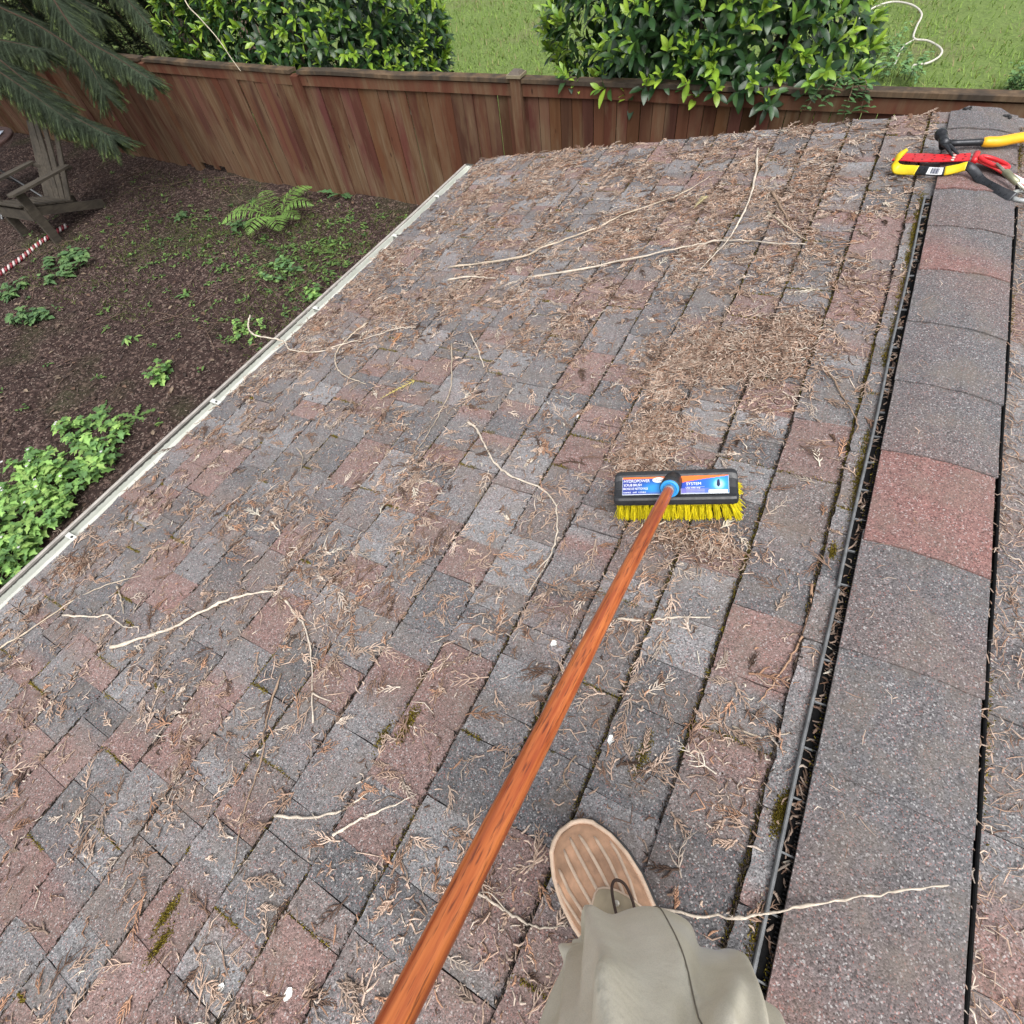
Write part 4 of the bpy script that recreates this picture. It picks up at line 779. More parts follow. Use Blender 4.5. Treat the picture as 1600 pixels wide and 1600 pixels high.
# table with a paper on it
tp = np.array([-9.75, 3.35, 0.0]); tm = old_wood_mat('dark_table_wood', (0.055, 0.025, 0.022), (0.10, 0.055, 0.045), st=(8, 30, 8)); tmm = plain('table_metal', (0.16, 0.165, 0.17), 0.5, metal=0.6, vary=0.2)
table = empty('round_table', tp, label='round dark red patio table with thin metal legs at left edge', category='table'); an = np.linspace(0, 6.2832, 28, endpoint=False)
mb = MB(); mb.loft([[tp + np.array([math.cos(a) * r_, math.sin(a) * r_, z_]) for a in an] for r_, z_ in ((0.50, 0.655), (0.52, 0.66), (0.52, 0.682), (0.51, 0.69), (0.0005, 0.69))]); sub('table_top', mb, tm, table)
for k in range(4):
    a = k * 1.5708 + 0.5; mb = MB(); e = tp + np.array([math.cos(a) * 0.42, math.sin(a) * 0.42, 0]); t_ = tp + np.array([math.cos(a + 2.6) * 0.25, math.sin(a + 2.6) * 0.25, 0.655]); mb.tube([e + [0, 0, -0.02], t_], 0.012, 8); sub('leg', mb, tmm, table)
mb = MB(); pc_ = tp + np.array([0.20, 0.20, 0.693]); d1 = np.array([0.6, 0.35, 0]); d2 = np.array([-0.2, 0.34, 0]); d1 = d1 / np.linalg.norm(d1) * 0.10; d2 = d2 / np.linalg.norm(d2) * 0.16
mb.loft([[pc_ + d1 * a + d2 * b + np.array([0, 0, 0.004 + 0.012 * abs(b) + z_]) for a, b in ((-1, -1), (1, -1), (1, 0), (1, 1), (-1, 1), (-1, 0))] for z_ in (0, 0.0015)]); build('paper_sheet', mb, plain('pale_paper', (0.40, 0.45, 0.52), 0.6, vary=0.08), label='pale bluish sheet lying on the round dark table', category='paper')
# red and white twisted rope
P = smooth_path([gp(-30, 452, 0.03), gp(0, 428, 0.03), gp(35, 402, 0.035), gp(62, 380, 0.03), gp(85, 364, 0.035), gp(104, 352, 0.03)], 40); n = len(P)
rope = empty('striped_rope', P[n // 2] * np.array([1, 1, 0]), label='red and white twisted rope lying on the soil at left edge', category='rope'); T = np.gradient(P, axis=0); T /= np.linalg.norm(T, axis=1)[:, None]; sx = np.cross(T, [0, 0, 1.0]); sl = np.r_[0, np.cumsum(np.linalg.norm(np.diff(P, axis=0), axis=1))]
for nm, ph, mt in (('red_strand', 0.0, plain('red_strand', (0.20, 0.012, 0.022), 0.5)), ('white_strand', 3.1416, plain('white_strand', (0.52, 0.46, 0.44), 0.6))):
    mb = MB(); a = sl * 85 + ph; mb.tube(P + 0.013 * (np.cos(a)[:, None] * sx + np.sin(a)[:, None] * np.array([0, 0, 1.0])), 0.0135, 6); sub(nm, mb, mt, rope, smooth=True)

# ---- plants on the soil
def leafset(mb, P, d, L, W, c, droop=0.3, lob=0.0, n=6):
    d = d / np.linalg.norm(d); x = np.cross(d, [0, 0, 1.0]); x /= np.linalg.norm(x) + 1e-9; V = []; t = np.linspace(0, 1, n)
    for i in range(n):
        w_ = W * math.sin(math.pi * min(max(t[i], 0.04), 0.97)) ** 0.8 * (1 + (lob if i % 2 else -lob)); ce = P + d * L * t[i] + np.array([0, 0, -droop * L * t[i] ** 2]); V += [ce - x * w_ + [0, 0, 0.12 * w_], ce, ce + x * w_ + [0, 0, 0.12 * w_]]
    Fl = []
    for i in range(n - 1): a = 3 * i; Fl += [(a, a + 1, a + 4, a + 3), (a + 1, a + 2, a + 5, a + 4)]
    mb.add(np.array(V), Fl, np.array([np.array(c) * (1.25 if j % 3 == 1 else 1.0) for j in range(len(V))]))
GRN = [(0.12, 0.22, 0.06), (0.16, 0.28, 0.075), (0.085, 0.165, 0.055), (0.20, 0.31, 0.085)]
def weed(q, label, nst, hgt, spread, leafL, leafW, lob=0.0, per=6, cat='weed', name='weed', bright=1.0, flowers=0, blueish=0.0):
    b = gp(*q); b[2] = float(soil_z(b[0], b[1])); o = empty(name, b, label=label, category=cat, group='weeds growing on the soil'); st = MB(); lf = MB(); fl = MB()
    for i in range(nst):
        r0 = spread * math.sqrt(rng.random()) * 0.85; a0 = rng.uniform(0, 6.28); s = b + np.array([math.cos(a0) * r0, math.sin(a0) * r0, -0.01]); a = rng.uniform(0, 6.28); h = hgt * rng.uniform(0.4, 1.0); e = s + np.array([math.cos(a) * h * 0.35, math.sin(a) * h * 0.35, h]); Pp = smooth_path([s, (s + e) / 2 + [0, 0, h * 0.1], e], 4); st.tube(Pp, np.linspace(0.003, 0.0012, len(Pp)), 4, (0.10, 0.13, 0.05)); (build('stem', MB().tube(Pp, np.linspace(0.003, 0.0012, len(Pp)), 4, (0.10, 0.13, 0.05)), MAT['weed'], o) if nst <= 12 else None)
        for j in range(per):
            t = rng.uniform(0.3, 1.0); p = Pp[min(int(t * (len(Pp) - 1)), len(Pp) - 1)]; aa = rng.uniform(0, 6.28); d = np.array([math.cos(aa), math.sin(aa), rng.uniform(-0.1, 0.5)]); c = np.array(GRN[rng.integers(4)]) * rng.uniform(0.7, 1.25) * bright; c = (c * (1 - blueish) + np.array([0.10, 0.19, 0.10]) * blueish * bright) * 1.2
            leafset(lf, p, d, leafL * rng.uniform(0.6, 1.2), leafW * rng.uniform(0.7, 1.2), c, 0.35, lob)
        if i < flowers:
            an = np.linspace(0, 6.28, 6, endpoint=False); fl.loft([[e + np.array([math.cos(q_) * 0.011 * s_, math.sin(q_) * 0.011 * s_, z_]) for q_ in an] for s_, z_ in ((0.4, 0.004), (1.0, 0.009), (0.2, 0.012))], (0.7, 0.68, 0.7))
    build('leaves', lf, MAT['weed'], o, smooth=True, kind='stuff')
    if nst > 12: build('stems', st, MAT['weed'], o, kind='stuff')
    if fl.n: build('flowers', fl, MAT['weed'], o, kind='stuff')
    return o
weed((120, 720), 'broad leafy weed patch nearest the gutter, upper part of the large clump', 60, 0.22, 0.50, 0.075, 0.022, 0.35, 9, flowers=7, bright=1.3)
weed((40, 800), 'large weed clump with tiny white flowers at left edge by the gutter', 80, 0.26, 0.48, 0.075, 0.022, 0.35, 9, flowers=14, bright=1.3)
weed((5, 880), 'weed clump at the lowest left edge beside the gutter', 40, 0.24, 0.30, 0.075, 0.022, 0.35, 9, flowers=6, bright=1.3)
weed((95, 425), 'blue green leafy weed cluster left of the bare soil', 22, 0.16, 0.38, 0.085, 0.03, 0.1, 7, bright=0.8, blueish=0.5)
weed((45, 505), 'blue green weed tuft at the left below the leafy cluster', 14, 0.15, 0.26, 0.08, 0.028, 0.15, 7, bright=0.75, blueish=0.5)
weed((20, 455), 'low ragged weed at left edge under the striped rope', 10, 0.14, 0.22, 0.09, 0.022, 0.3, 6, bright=0.75, blueish=0.4)
weed((445, 428), 'round leaved weed beside the fern on open soil', 10, 0.15, 0.20, 0.065, 0.027, 0.1, 5, blueish=0.4)
weed((375, 355), 'small round leaved weed left of the fern', 6, 0.14, 0.13, 0.065, 0.028, 0.1, 5, bright=0.8, blueish=0.5)
weed((290, 340), 'small dim weed sprig at the fence foot', 5, 0.12, 0.12, 0.06, 0.024, 0.1, 5, bright=0.7, blueish=0.5)
weed((395, 520), 'bright small leaved weed near the twig over the gutter', 14, 0.12, 0.22, 0.045, 0.015, 0.3, 7, bright=1.15)
weed((255, 590), 'bright toothed weed between soil and gutter', 8, 0.20, 0.12, 0.075, 0.02, 0.35, 7, bright=1.1)
weed((290, 462), 'single seedling with long leaves in the middle of the soil', 3, 0.10, 0.03, 0.11, 0.017, 0.1, 3, bright=1.1)
weed((490, 465), 'bright trailing weed touching the gutter edge', 6, 0.14, 0.10, 0.06, 0.02, 0.2, 6, bright=1.2)
weed((205, 535), 'tiny weed with narrow leaves on mid soil', 3, 0.08, 0.06, 0.09, 0.014, 0.2, 4, bright=1.0)
def rosette(q, label, nl, L, W, c, lob=0.45, up=0.35, name='dandelion'):
    b = gp(*q); b[2] = float(soil_z(b[0], b[1])) + 0.005; o = empty(name, b, label=label, category='weed', group='dandelion rosettes on the soil')
    for i in range(nl):
        mb = MB(); a = i * 6.283 / nl + rng.normal(0, 0.2); leafset(mb, b, np.array([math.cos(a), math.sin(a), up * rng.uniform(0.6, 1.6)]), L * rng.uniform(0.75, 1.15), W, np.array(c) * rng.uniform(0.8, 1.2), 0.25, lob, 11); build('leaf', mb, MAT['weed'], o, smooth=True)
    return o
rosette((537, 306), 'star shaped dandelion rosette at the fence foot right of fern', 11, 0.30, 0.032, (0.09, 0.18, 0.07))
rosette((160, 645), 'flat dandelion with long leaves above the big weed clump', 6, 0.22, 0.024, (0.10, 0.19, 0.06), up=0.15)
rosette((215, 655), 'dandelion with narrow lit leaves next to the gutter', 6, 0.20, 0.02, (0.12, 0.21, 0.06), up=0.2)
rosette((150, 735), 'dandelion poking out of the large clump by gutter', 7, 0.24, 0.026, (0.10, 0.20, 0.065), up=0.6)
# ferns
def fern(q, label, n, L):
    b = gp(*q); b[2] = float(soil_z(b[0], b[1])); o = empty('fern', b, label=label, category='fern')
    for i in range(n):
        a = i * 6.283 / n + rng.normal(0, 0.18); LL = L * rng.uniform(0.7, 1.1); mb = MB(); el = rng.uniform(0.6, 1.2); d = np.array([math.cos(a), math.sin(a), 0]); P = np.array([b + d * LL * t * (1 - 0.12 * t) + np.array([0, 0, LL * (el * t - 0.75 * el * t * t)]) for t in np.linspace(0, 1, 30)])
        mb.tube(P, np.linspace(0.004, 0.001, 30), 4, (0.12, 0.16, 0.05)); T = np.gradient(P, axis=0); T /= np.linalg.norm(T, axis=1)[:, None]; sx = np.cross(T, [0, 0, 1.0]); c = np.array((0.16, 0.28, 0.065)) * rng.uniform(0.75, 1.15)
        for k in range(3, 30):
            if k % 3 == 0 and k < 26: continue
            t = k / 29; w_ = LL * 0.24 * (math.sin(math.pi * (0.12 + 0.86 * t)) ** 0.8)
            for s_ in (-1, 1): leafset(mb, P[k], sx[k] * s_ + T[k] * 0.45 + [0, 0, -0.1], w_, LL * 0.0125, c * rng.uniform(0.85, 1.15), 0.2, 0.25, 6)
        build('frond', mb, MAT['weed'], o, smooth=True)
    return o
fern((437, 345), 'bright green fern with arching fronds by the fence', 10, 0.62)
fern((510, 398), 'small faint fern seedling between fern and gutter', 5, 0.16)
# runners, bark bits and mossy growth
S0, S1, Q0, Q1, SCOL = [], [], [], [], []
for k in range(95):
    x0, y0 = rng.uniform(-9.5, -3.2), rng.uniform(0.6, 4.5); a = rng.normal(0.35, 0.8); m_ = rng.integers(5, 16); p = np.array([x0, y0]); c = np.array([0.20, 0.135, 0.10]) * rng.uniform(0.5, 1.3); pr = None
    for j in range(m_):
        q = np.array([p[0], p[1], float(soil_z(p[0], p[1])) + 0.008 + 0.01 * rng.random()])
        if pr is not None: put(pr[None], q[None], np.array([0.003]), np.array([0.0026]), c[None])
        pr = q; a += rng.normal(0, 0.25); p = p + 0.09 * np.array([math.cos(a), math.sin(a)])
n = 26000; x = rng.uniform(-10.5, -2.2, n); y = rng.uniform(-0.6, 4.65, n); an_ = rng.uniform(0, 6.28, n); L_ = rng.uniform(0.008, 0.04, n); P = np.stack([x, y, soil_z(x, y) + 0.004], 1); d = np.stack([np.cos(an_), np.sin(an_), rng.normal(0.1, 0.2, n)], 1) * L_[:, None]; r = rng.uniform(0.0015, 0.006, n)
bc = np.array([[0.05, 0.032, 0.028], [0.10, 0.065, 0.055], [0.17, 0.12, 0.10], [0.03, 0.02, 0.018], [0.28, 0.22, 0.18]])[rng.choice(5, n, p=[0.28, 0.28, 0.2, 0.14, 0.10])] * rng.uniform(0.7, 1.3, (n, 1)); put(P, P + d, r, r * 0.6, bc)
seg_mesh('bark_mulch', np.concatenate(S0), np.concatenate(S1), np.concatenate(Q0), np.concatenate(Q1), np.concatenate(SCOL), MAT['twig'], kind='stuff', label='scattered bark bits and thin creeping stems on the soil', category='mulch')
n = 26000; x = rng.uniform(-8.5, -3.4, n); y = rng.uniform(2.0, 4.6, n); dn = gauss(x, y, -4.3, 3.6, 0.7, 0.7) + 0.8 * gauss(x, y, -6.1, 3.5, 0.8, 0.35) + 0.5 * vnoise(x * 2, y * 2, 61) ** 2; k = rng.random(n) < dn * vnoise(x * 5, y * 5, 62) * 1.5; x, y = x[k], y[k]; n = len(x); P = np.stack([x, y, soil_z(x, y)], 1); a = rng.uniform(0, 6.28, n); d = np.stack([np.cos(a) * 0.7, np.sin(a) * 0.7, 0.5 + 0 * a], 1) * rng.uniform(0.02, 0.06, n)[:, None]; r = rng.uniform(0.0018, 0.0042, n)
seg_mesh('low_weeds', P, P + d, r, r * 0.5, np.array([[0.12, 0.15, 0.04]]) * rng.uniform(0.6, 1.6, (n, 1)), MAT['weed'], kind='stuff', label='fine low green growth creeping over the soil near the fern', category='ground cover')
lw = MB()
for k in range(420):
    if rng.random() < 0.55: c_ = np.array([-4.35, 3.5]) + rng.normal(0, 0.55, 2)
    elif rng.random() < 0.5: c_ = np.array([-6.2, 3.4]) + rng.normal(0, 1, 2) * np.array([0.8, 0.35])
    else: c_ = np.array([rng.uniform(-9.0, -3.0), rng.uniform(0.3, 4.5)])
    if c_[1] > 4.55 or c_[0] > -2.3: continue
    P = np.array([c_[0], c_[1], float(soil_z(c_[0], c_[1]))])
    for j in range(rng.integers(4, 9)):
        a = rng.uniform(0, 6.28); leafset(lw, P + np.array([rng.normal(0, 0.02), rng.normal(0, 0.02), 0.012]), np.array([math.cos(a), math.sin(a), rng.uniform(0.1, 0.9)]), rng.uniform(0.025, 0.06), rng.uniform(0.006, 0.014), np.array(GRN[rng.integers(4)]) * rng.uniform(0.5, 0.95), 0.3, 0.1, 4)
build('seedlings', lw, MAT['weed'], smooth=True, kind='stuff', label='tiny green seedlings sprinkled over the dark soil', category='ground cover')
lw = MB()
for k in range(700):
    c_ = np.array([rng.uniform(-9.5, -2.4), rng.uniform(0.0, 4.5)]); P = np.array([c_[0], c_[1], float(soil_z(c_[0], c_[1])) + 0.012]); a = rng.uniform(0, 6.28)
    leafset(lw, P, np.array([math.cos(a), math.sin(a), rng.uniform(-0.1, 0.4)]), rng.uniform(0.03, 0.07), rng.uniform(0.010, 0.02), np.array([(0.16, 0.10, 0.07), (0.09, 0.055, 0.04), (0.24, 0.18, 0.13), (0.05, 0.035, 0.03)][rng.integers(4)]) * rng.uniform(0.7, 1.2), 0.3, 0.1, 4)
build('fallen_leaves', lw, MAT['weed'], kind='stuff', label='withered brown leaves lying scattered on the soil', category='leaf litter')
# ---- beyond the fence: white hose, vine over the cap, weeds
P = smooth_path([gp(1340, 30, 0.02), gp(1365, 12, 0.02), gp(1395, 3, 0.02), gp(1425, 8, 0.03), gp(1440, 22, 0.02), gp(1432, 42, 0.02), gp(1428, 60, 0.02), gp(1450, 64, 0.02), gp(1470, 76, 0.03), gp(1468, 88, 0.02), gp(1448, 99, 0.02), gp(1428, 102, 0.02), gp(1424, 118, 0.02)], 8)
mb = MB(); mb.tube(P, 0.012, 8, (0.60, 0.57, 0.50)); build('garden_hose', mb, MAT['generic'], label='white garden hose looped on the lawn behind the fence', category='hose', smooth=True)
P = smooth_path([gp(1428, 62, 0.02), gp(1412, 72, 0.03), gp(1403, 88, 0.02), gp(1396, 102, 0.02), gp(1375, 106, 0.02)], 8); mb = MB(); mb.tube(P, 0.008, 6, (0.60, 0.57, 0.50)); build('cord', mb, MAT['generic'], label='thin white cord branching off the garden hose on the lawn', category='cord', smooth=True)
P = smooth_path([gp(1352, 36, 0.03), gp(1372, 28, 0.02), gp(1382, 10, 0.02)], 8); mb = MB(); mb.tube(P, 0.010, 6, (0.60, 0.57, 0.50)); build('cord', mb, MAT['generic'], label='short white cord under the hose loop by the right bush', category='cord', smooth=True)
def vine(label, base, tips, name='vine'):
    o = empty(name, (base[0], base[1], 0), label=label, category='vine'); st = MB(); lf = MB()
    for e in tips:
        e = np.array(e); md = (base + e) / 2 + np.array([rng.normal(0, 0.05), -0.04, 0.09]); Pp = smooth_path([base, md, e], 8); build('stem', MB().tube(Pp, np.linspace(0.004, 0.0015, len(Pp)), 5, (0.20, 0.13, 0.09)), MAT['twig'], o)
        for k in range(4, len(Pp)):
            for s_ in (-1, 1):
                if rng.random() < 0.75: leafset(lf, Pp[k], np.array([s_ * rng.uniform(0.3, 1), rng.uniform(-0.8, 0.2), rng.uniform(-0.3, 0.5)]), rng.uniform(0.035, 0.06), 0.016, np.array((0.075, 0.15, 0.055)) * rng.uniform(0.7, 1.4), 0.2)
    build('leaves', lf, MAT['weed'], o, smooth=True, kind='stuff'); return o
fpt = lambda x, y, off: CAM + ray(x, y) * ((4.84 + off) / ray(x, y)[1])
vb2 = fpt(1325, 125, 0.12); vine('thin leafy vine trailing over the fence cap above the shingle edge', vb2, [fpt(1258, 172, -0.12), fpt(1290, 165, -0.14), fpt(1318, 178, -0.12), fpt(1345, 172, -0.10), fpt(1360, 168, -0.08), fpt(1302, 142, 0.02)])
for q, lb in (((1345, 118), 'leafy blue green weeds behind the fence beside the right bush'), ((1405, 122), 'leafy weeds behind the fence cap under the hose loop'), ((1372, 90), 'tall weeds on the bare strip left of the hose'), ((1590, 142), 'pale weed behind the fence at right picture edge')):
    weed(q, lb, 26, 0.30, 0.32 if q[0] < 1500 else 0.14, 0.06, 0.018, 0.15, 8, bright=1.1, blueish=0.45)

# ------------------------------------------------------------------ scrub brush
A0 = RL(*uv(968, 814, 0.006), 0.006); A1 = RL(*uv(1147, 813, 0.006), 0.006); LB = np.linalg.norm(A1 - A0); ea = (A1 - A0) / LB; en = NL.copy(); eb = np.cross(en, ea)
if eb[1] < 0: eb = -eb
hoff = 0.004
BP = lambda a, b, h: A0 + ea * a + eb * b + en * (h + hoff - 0.006)
brush = empty('scrub_brush', (A0 + A1) / 2, label='yellow bristled scrub brush with black head and orange wooden handle', category='brush')
bm = attr_mat('yellow_bristle', 0.5, 0.4, 0.08, 200, trans=0.35, bump=0)
rows_b = [0.006, 0.021, 0.036, 0.051, 0.066]
for ib, b in enumerate(rows_b):
    for ia in range(17):
        a = 0.008 + (LB - 0.020) * ia / 16; n = 80 if ib in (0, 4) or ia > 14 else 24; s0 = np.array([BP(a + rng.normal(0, 0.0032), b + rng.normal(0, 0.0026), 0.069) for _ in range(n)]); fl_a = 0.004 * (ia / 8 - 1) + (0.018 if ia == 16 else 0.010 if ia == 15 else 0.004 if ia == 14 else 0); fl_b = (-0.006 if ib == 0 else 0.006 if ib == 4 else 0)
        tipz = rng.uniform(0.0, 0.008, n) + (0.02 if (ia == 16 and ib > 2) else 0); s1 = np.array([BP(a + fl_a + rng.normal(0, 0.0042), b + fl_b + rng.normal(0, 0.004), tipz[i] + 0.0105) for i in range(n)]); md = (s0 + s1) / 2 + en * 0.0 + rng.normal(0, 0.0008, (n, 3)); cc = np.array([[0.97, 0.86, 0.03]]) * rng.uniform(0.75, 1.2, (n, 1)); r = np.full(n, 0.00095)
        seg_mesh('bristle_tuft', np.concatenate([s0, md]), np.concatenate([md, s1]), np.concatenate([r, r]), np.concatenate([r, r * 0.8]), np.concatenate([cc, cc]), bm, brush)
prof_b = [(0.000, 0.0655), (-0.005, 0.068), (-0.0055, 0.074), (-0.003, 0.083), (0.002, 0.0865), (0.007, 0.0860), (0.010, 0.0825), (0.030, 0.0845), (0.050, 0.0915), (0.060, 0.0985), (0.068, 0.1000), (0.074, 0.096), (0.076, 0.085), (0.073, 0.0655)]
pc2 = np.array(prof_b).mean(0); mb = MB(); rings = []
for a, s_ in ((-0.006, 0.72), (-0.0045, 0.86), (-0.001, 0.95), (0.006, 1.0), (LB - 0.006, 1.0), (LB + 0.001, 0.95), (LB + 0.0045, 0.86), (LB + 0.006, 0.72)):
    rings.append([BP(a, pc2[0] + (b - pc2[0]) * s_, 0.0655 + (h - 0.0655) * (s_ if h > 0.068 else 1)) for b, h in prof_b])
mb.loft(rings); head = build('head_block', mb, MAT['black_plastic'], brush, smooth=False)
bev = head.modifiers.new('bevel', 'BEVEL'); bev.width = 0.0012; bev.segments = 2
sdir_ = BP(0, 0.0585, 0.0975) - BP(0, 0.0105, 0.0832); SL = np.linalg.norm(sdir_); es = sdir_ / SL; esn = np.cross(ea, es); esn = esn if esn[2] > 0 else -esn
SP = lambda a, s, o: BP(a, 0.0105, 0.0832) + es * s + esn * o
prn = attr_mat('printed_label', 0.3, 0.5, 0.04, 80, bump=0)
def sticker(a0, a1, cf):
    nx_, ny_ = 64, 34; V = []; C = []
    for i in range(nx_ + 1):
        for j in range(ny_ + 1):
            x, y = i / nx_, j / ny_; V.append(SP(a0 + (a1 - a0) * x, 0.002 + (SL - 0.006) * y, 0.0012 + 0.0016 * math.sin(math.pi * y) * 0 + 0.0035 * (1 - math.sin(math.pi * min(1, max(0, y)))) * 0)); C.append(cf(x, y))
    mb = MB(); mb.add(np.array(V), [(i * (ny_ + 1) + j, (i + 1) * (ny_ + 1) + j, (i + 1) * (ny_ + 1) + j + 1, i * (ny_ + 1) + j + 1) for i in range(nx_) for j in range(ny_)], np.array(C)); return build('label_sticker', mb, prn, head)
lerp = lambda a, b, t: np.array(a) * (1 - t) + np.array(b) * t
ORG = np.array((0.78, 0.17, 0.03))
def cl_left(x, y):
    c = lerp((0.015, 0.035, 0.26), (0.03, 0.28, 0.72), np.clip(math.exp(-((x - 0.78) / 0.3) ** 2 - ((y - 0.35) / 0.35) ** 2) * 1.2, 0, 1)); c = lerp(c, (0.25, 0.16, 0.45), 0.6 * max(0, 0.2 - y) / 0.2 * x)
    if y > 0.84 + 0.05 * x * 0 and y > 0.98 - 0.35 * max(0, x - 0.45): c = ORG
    if y > 0.90: c = ORG
    if x > 0.985 or x < 0.012 or y < 0.03: c = np.array((0.55, 0.6, 0.65))
    return c
def cl_right(x, y):
    g = math.exp(-((x - 0.80) / 0.14) ** 2 - ((y - 0.5) / 0.35) ** 2); c = lerp((0.02, 0.06, 0.42), (0.04, 0.36, 0.80), np.clip(1.3 * g + 0.45 * x, 0, 1)); c = lerp(c, (0.6, 0.85, 0.95), np.clip(g * 1.4 - 0.6, 0, 1))
    if y < 0.3: c = lerp(c, (0.28, 0.22, 0.50), 0.6 * (1 - x))
    if y > 0.60 + 0.36 * x ** 0.75: c = ORG
    if x > 0.985 or x < 0.012 or y < 0.03: c = np.array((0.5, 0.55, 0.6))
    return c
k = LB / 0.25; st1 = sticker(0.013 * k, 0.108 * k, cl_left); st2 = sticker(0.139 * k, 0.237 * k, cl_right)
ink = {n: NT('ink_' + n).col(c).set(Roughness=0.4).m for n, c in (('white', (0.85, 0.86, 0.88)), ('navy', (0.01, 0.015, 0.06)), ('grey', (0.35, 0.36, 0.40)))}
def text(par, s, a, y, size, color, squeeze=1.0):
    cu = bpy.data.curves.new('lettering', 'FONT'); cu.body = s; cu.size = size; cu.extrude = 0.0001; cu.materials.append(ink[color]); cu.space_character = 0.95; t_o = bpy.data.objects.new('text_source', cu); me = bpy.data.meshes.new_from_object(t_o); bpy.data.objects.remove(t_o); o = bpy.data.objects.new('lettering', me); COL.objects.link(o)
    Mx = Matrix((np.stack([ea * squeeze, es, esn], 1)).tolist()).to_4x4(); o.parent = par; o.matrix_local = Matrix.Translation(Vector(SP(a * k, y * SL, 0.0019) - WORLD[par.name])) @ Mx; return o
text(st1, 'HYDROPOWER', 0.016, 0.66, 0.0098, 'white', 0.88); text(st1, 'SCRUB BRUSH', 0.016, 0.47, 0.0088, 'white', 0.76); text(st1, 'BROSSE DE NETTOYAGE', 0.015, 0.29, 0.0080, 'white', 0.66); text(st1, 'DURABLE   SAFE   FLEXIBLE', 0.015, 0.13, 0.0050, 'white', 0.9)
text(st2, 'SYSTEM', 0.150, 0.46, 0.0098, 'white', 1.0); text(st2, 'Use with any', 0.149, 0.30, 0.0052, 'white', 1.2)
def plate(par, name, a0, a1, y0, y1, mat, o=0.0017, oval=False):
    mb = MB(); poly = [(a0, y0), (a1, y0), (a1, y1), (a0, y1)] if not oval else [((a0 + a1) / 2 + (a1 - a0) / 2 * math.cos(t), (y0 + y1) / 2 + (y1 - y0) / 2 * math.sin(t)) for t in np.linspace(0, 6.28, 20, endpoint=False)]
    mb.prism([SP(a * k, y * SL, o) for a, y in poly], esn * 0.00012); return build(name, mb, mat, par)
plate(st1, 'oval_badge', 0.079, 0.106, 0.62, 0.88, ink['white'], oval=True); text(st1, 'UNGER', 0.0825, 0.70, 0.0075, 'navy', 0.9)
plate(st2, 'white_box', 0.196, 0.234, 0.06, 0.22, ink['white']); text(st2, 'B-11-16', 0.203, 0.085, 0.0068, 'navy', 1.0)
for y in (0.36, 0.24, 0.17, 0.10): plate(st2, 'print_line', 0.150, 0.188, y, y + 0.022, ink['grey'], 0.00172)
mb = MB(); mb.prism([SP(a * k, y * SL, 0.00175) for a, y in ((0.217, 0.36), (0.2195, 0.45), (0.2185, 0.68), (0.216, 0.72), (0.2135, 0.68), (0.2125, 0.45), (0.215, 0.36))], esn * 0.00012); build('printed_figure', mb, ink['navy'], st2)
# socket, collar, handle
Hs = BP(0.1175 * k, 0.020, 0.1005); He = dp(590, 1650, 0.36); hd = (He - Hs) / np.linalg.norm(He - Hs); Rz = Vector(hd).to_track_quat('Z', 'Y').to_matrix(); Rn = np.array(Rz)
def lathe(name, prof, mat, par, n=28, smooth=True):
    mb = MB(); an = np.linspace(0, 6.2832, n, endpoint=False); mb.loft([[Hs + Rn @ np.array([r * math.cos(a), r * math.sin(a), z]) for a in an] for r, z in prof]); return build(name, mb, mat, par, smooth=smooth)
lathe('socket', [(0.004, -0.050), (0.016, -0.048), (0.0215, -0.040), (0.0225, -0.01), (0.0225, 0.006), (0.0215, 0.008), (0.019, 0.008)], MAT['black_plastic'], brush)
lathe('collar', [(0.0195, -0.004), (0.0205, 0.0095), (0.0195, 0.0125), (0.0160, 0.0130), (0.0145, 0.0105), (0.012, 0.0105)], plain('blue_collar', (0.04, 0.30, 0.70), 0.35, vary=0.08), brush)
lathe('ferrule', [(0.0112, 0.006), (0.0118, 0.020), (0.0112, 0.024), (0.009, 0.0245)], plain('grey_ferrule', (0.32, 0.32, 0.33), 0.35, metal=0.4, vary=0.25), brush)
def handle_mat():
    m = NT('stained_handle_wood'); p = m.pos((1, 1, 1), 'Object'); st = m.pos((170, 170, 7), 'Object'); st2 = m.pos((60, 60, 2.4), 'Object'); a = m.noise(st, 1.0, 5, 0.6); b = m.noise(st2, 1.0, 3); cu = m.noise(m.pos((420, 420, 30), 'Object'), 1.0, 3)
    c = m.mix((0.36, 0.070, 0.016), (0.60, 0.175, 0.045), m.rng(a, 0.38, 0.62)); c = m.mix(c, (0.22, 0.036, 0.010), m.rng(b, 0.50, 0.68, 0, 0.85)); c = m.mix(c, (0.10, 0.018, 0.008), m.rng(cu, 0.56, 0.66, 0, 0.75))
    m.col(c).set(Roughness=0.42); m.b.inputs['Coat Weight'].default_value = 0.25; m.b.inputs['Coat Roughness'].default_value = 0.25; m.bump(cu, 0.2, 0.0006); return m.m
LH = np.linalg.norm(He - Hs) + 0.14; mb = MB(); an = np.linspace(0, 6.2832, 32, endpoint=False); prof_h = [(0.0085, 0.018), (0.0105, 0.021), (0.0112, 0.030), (0.0122, 0.075), (0.0127, 0.14)] + [(0.0127, z) for z in np.linspace(0.2, LH - 0.02, 12)] + [(0.0122, LH - 0.005), (0.008, LH)]
mb.loft([[(r * math.cos(a), r * math.sin(a), z) for a in an] for r, z in prof_h]); me = mesh_from('handle', np.concatenate(mb.v), mb.f, np.concatenate(mb.c), True); me.materials.append(handle_mat())
hob = bpy.data.objects.new('handle', me); COL.objects.link(hob); hob.parent = brush; hob.matrix_local = Matrix.Translation(Vector(Hs - WORLD[brush.name])) @ Rz.to_4x4()

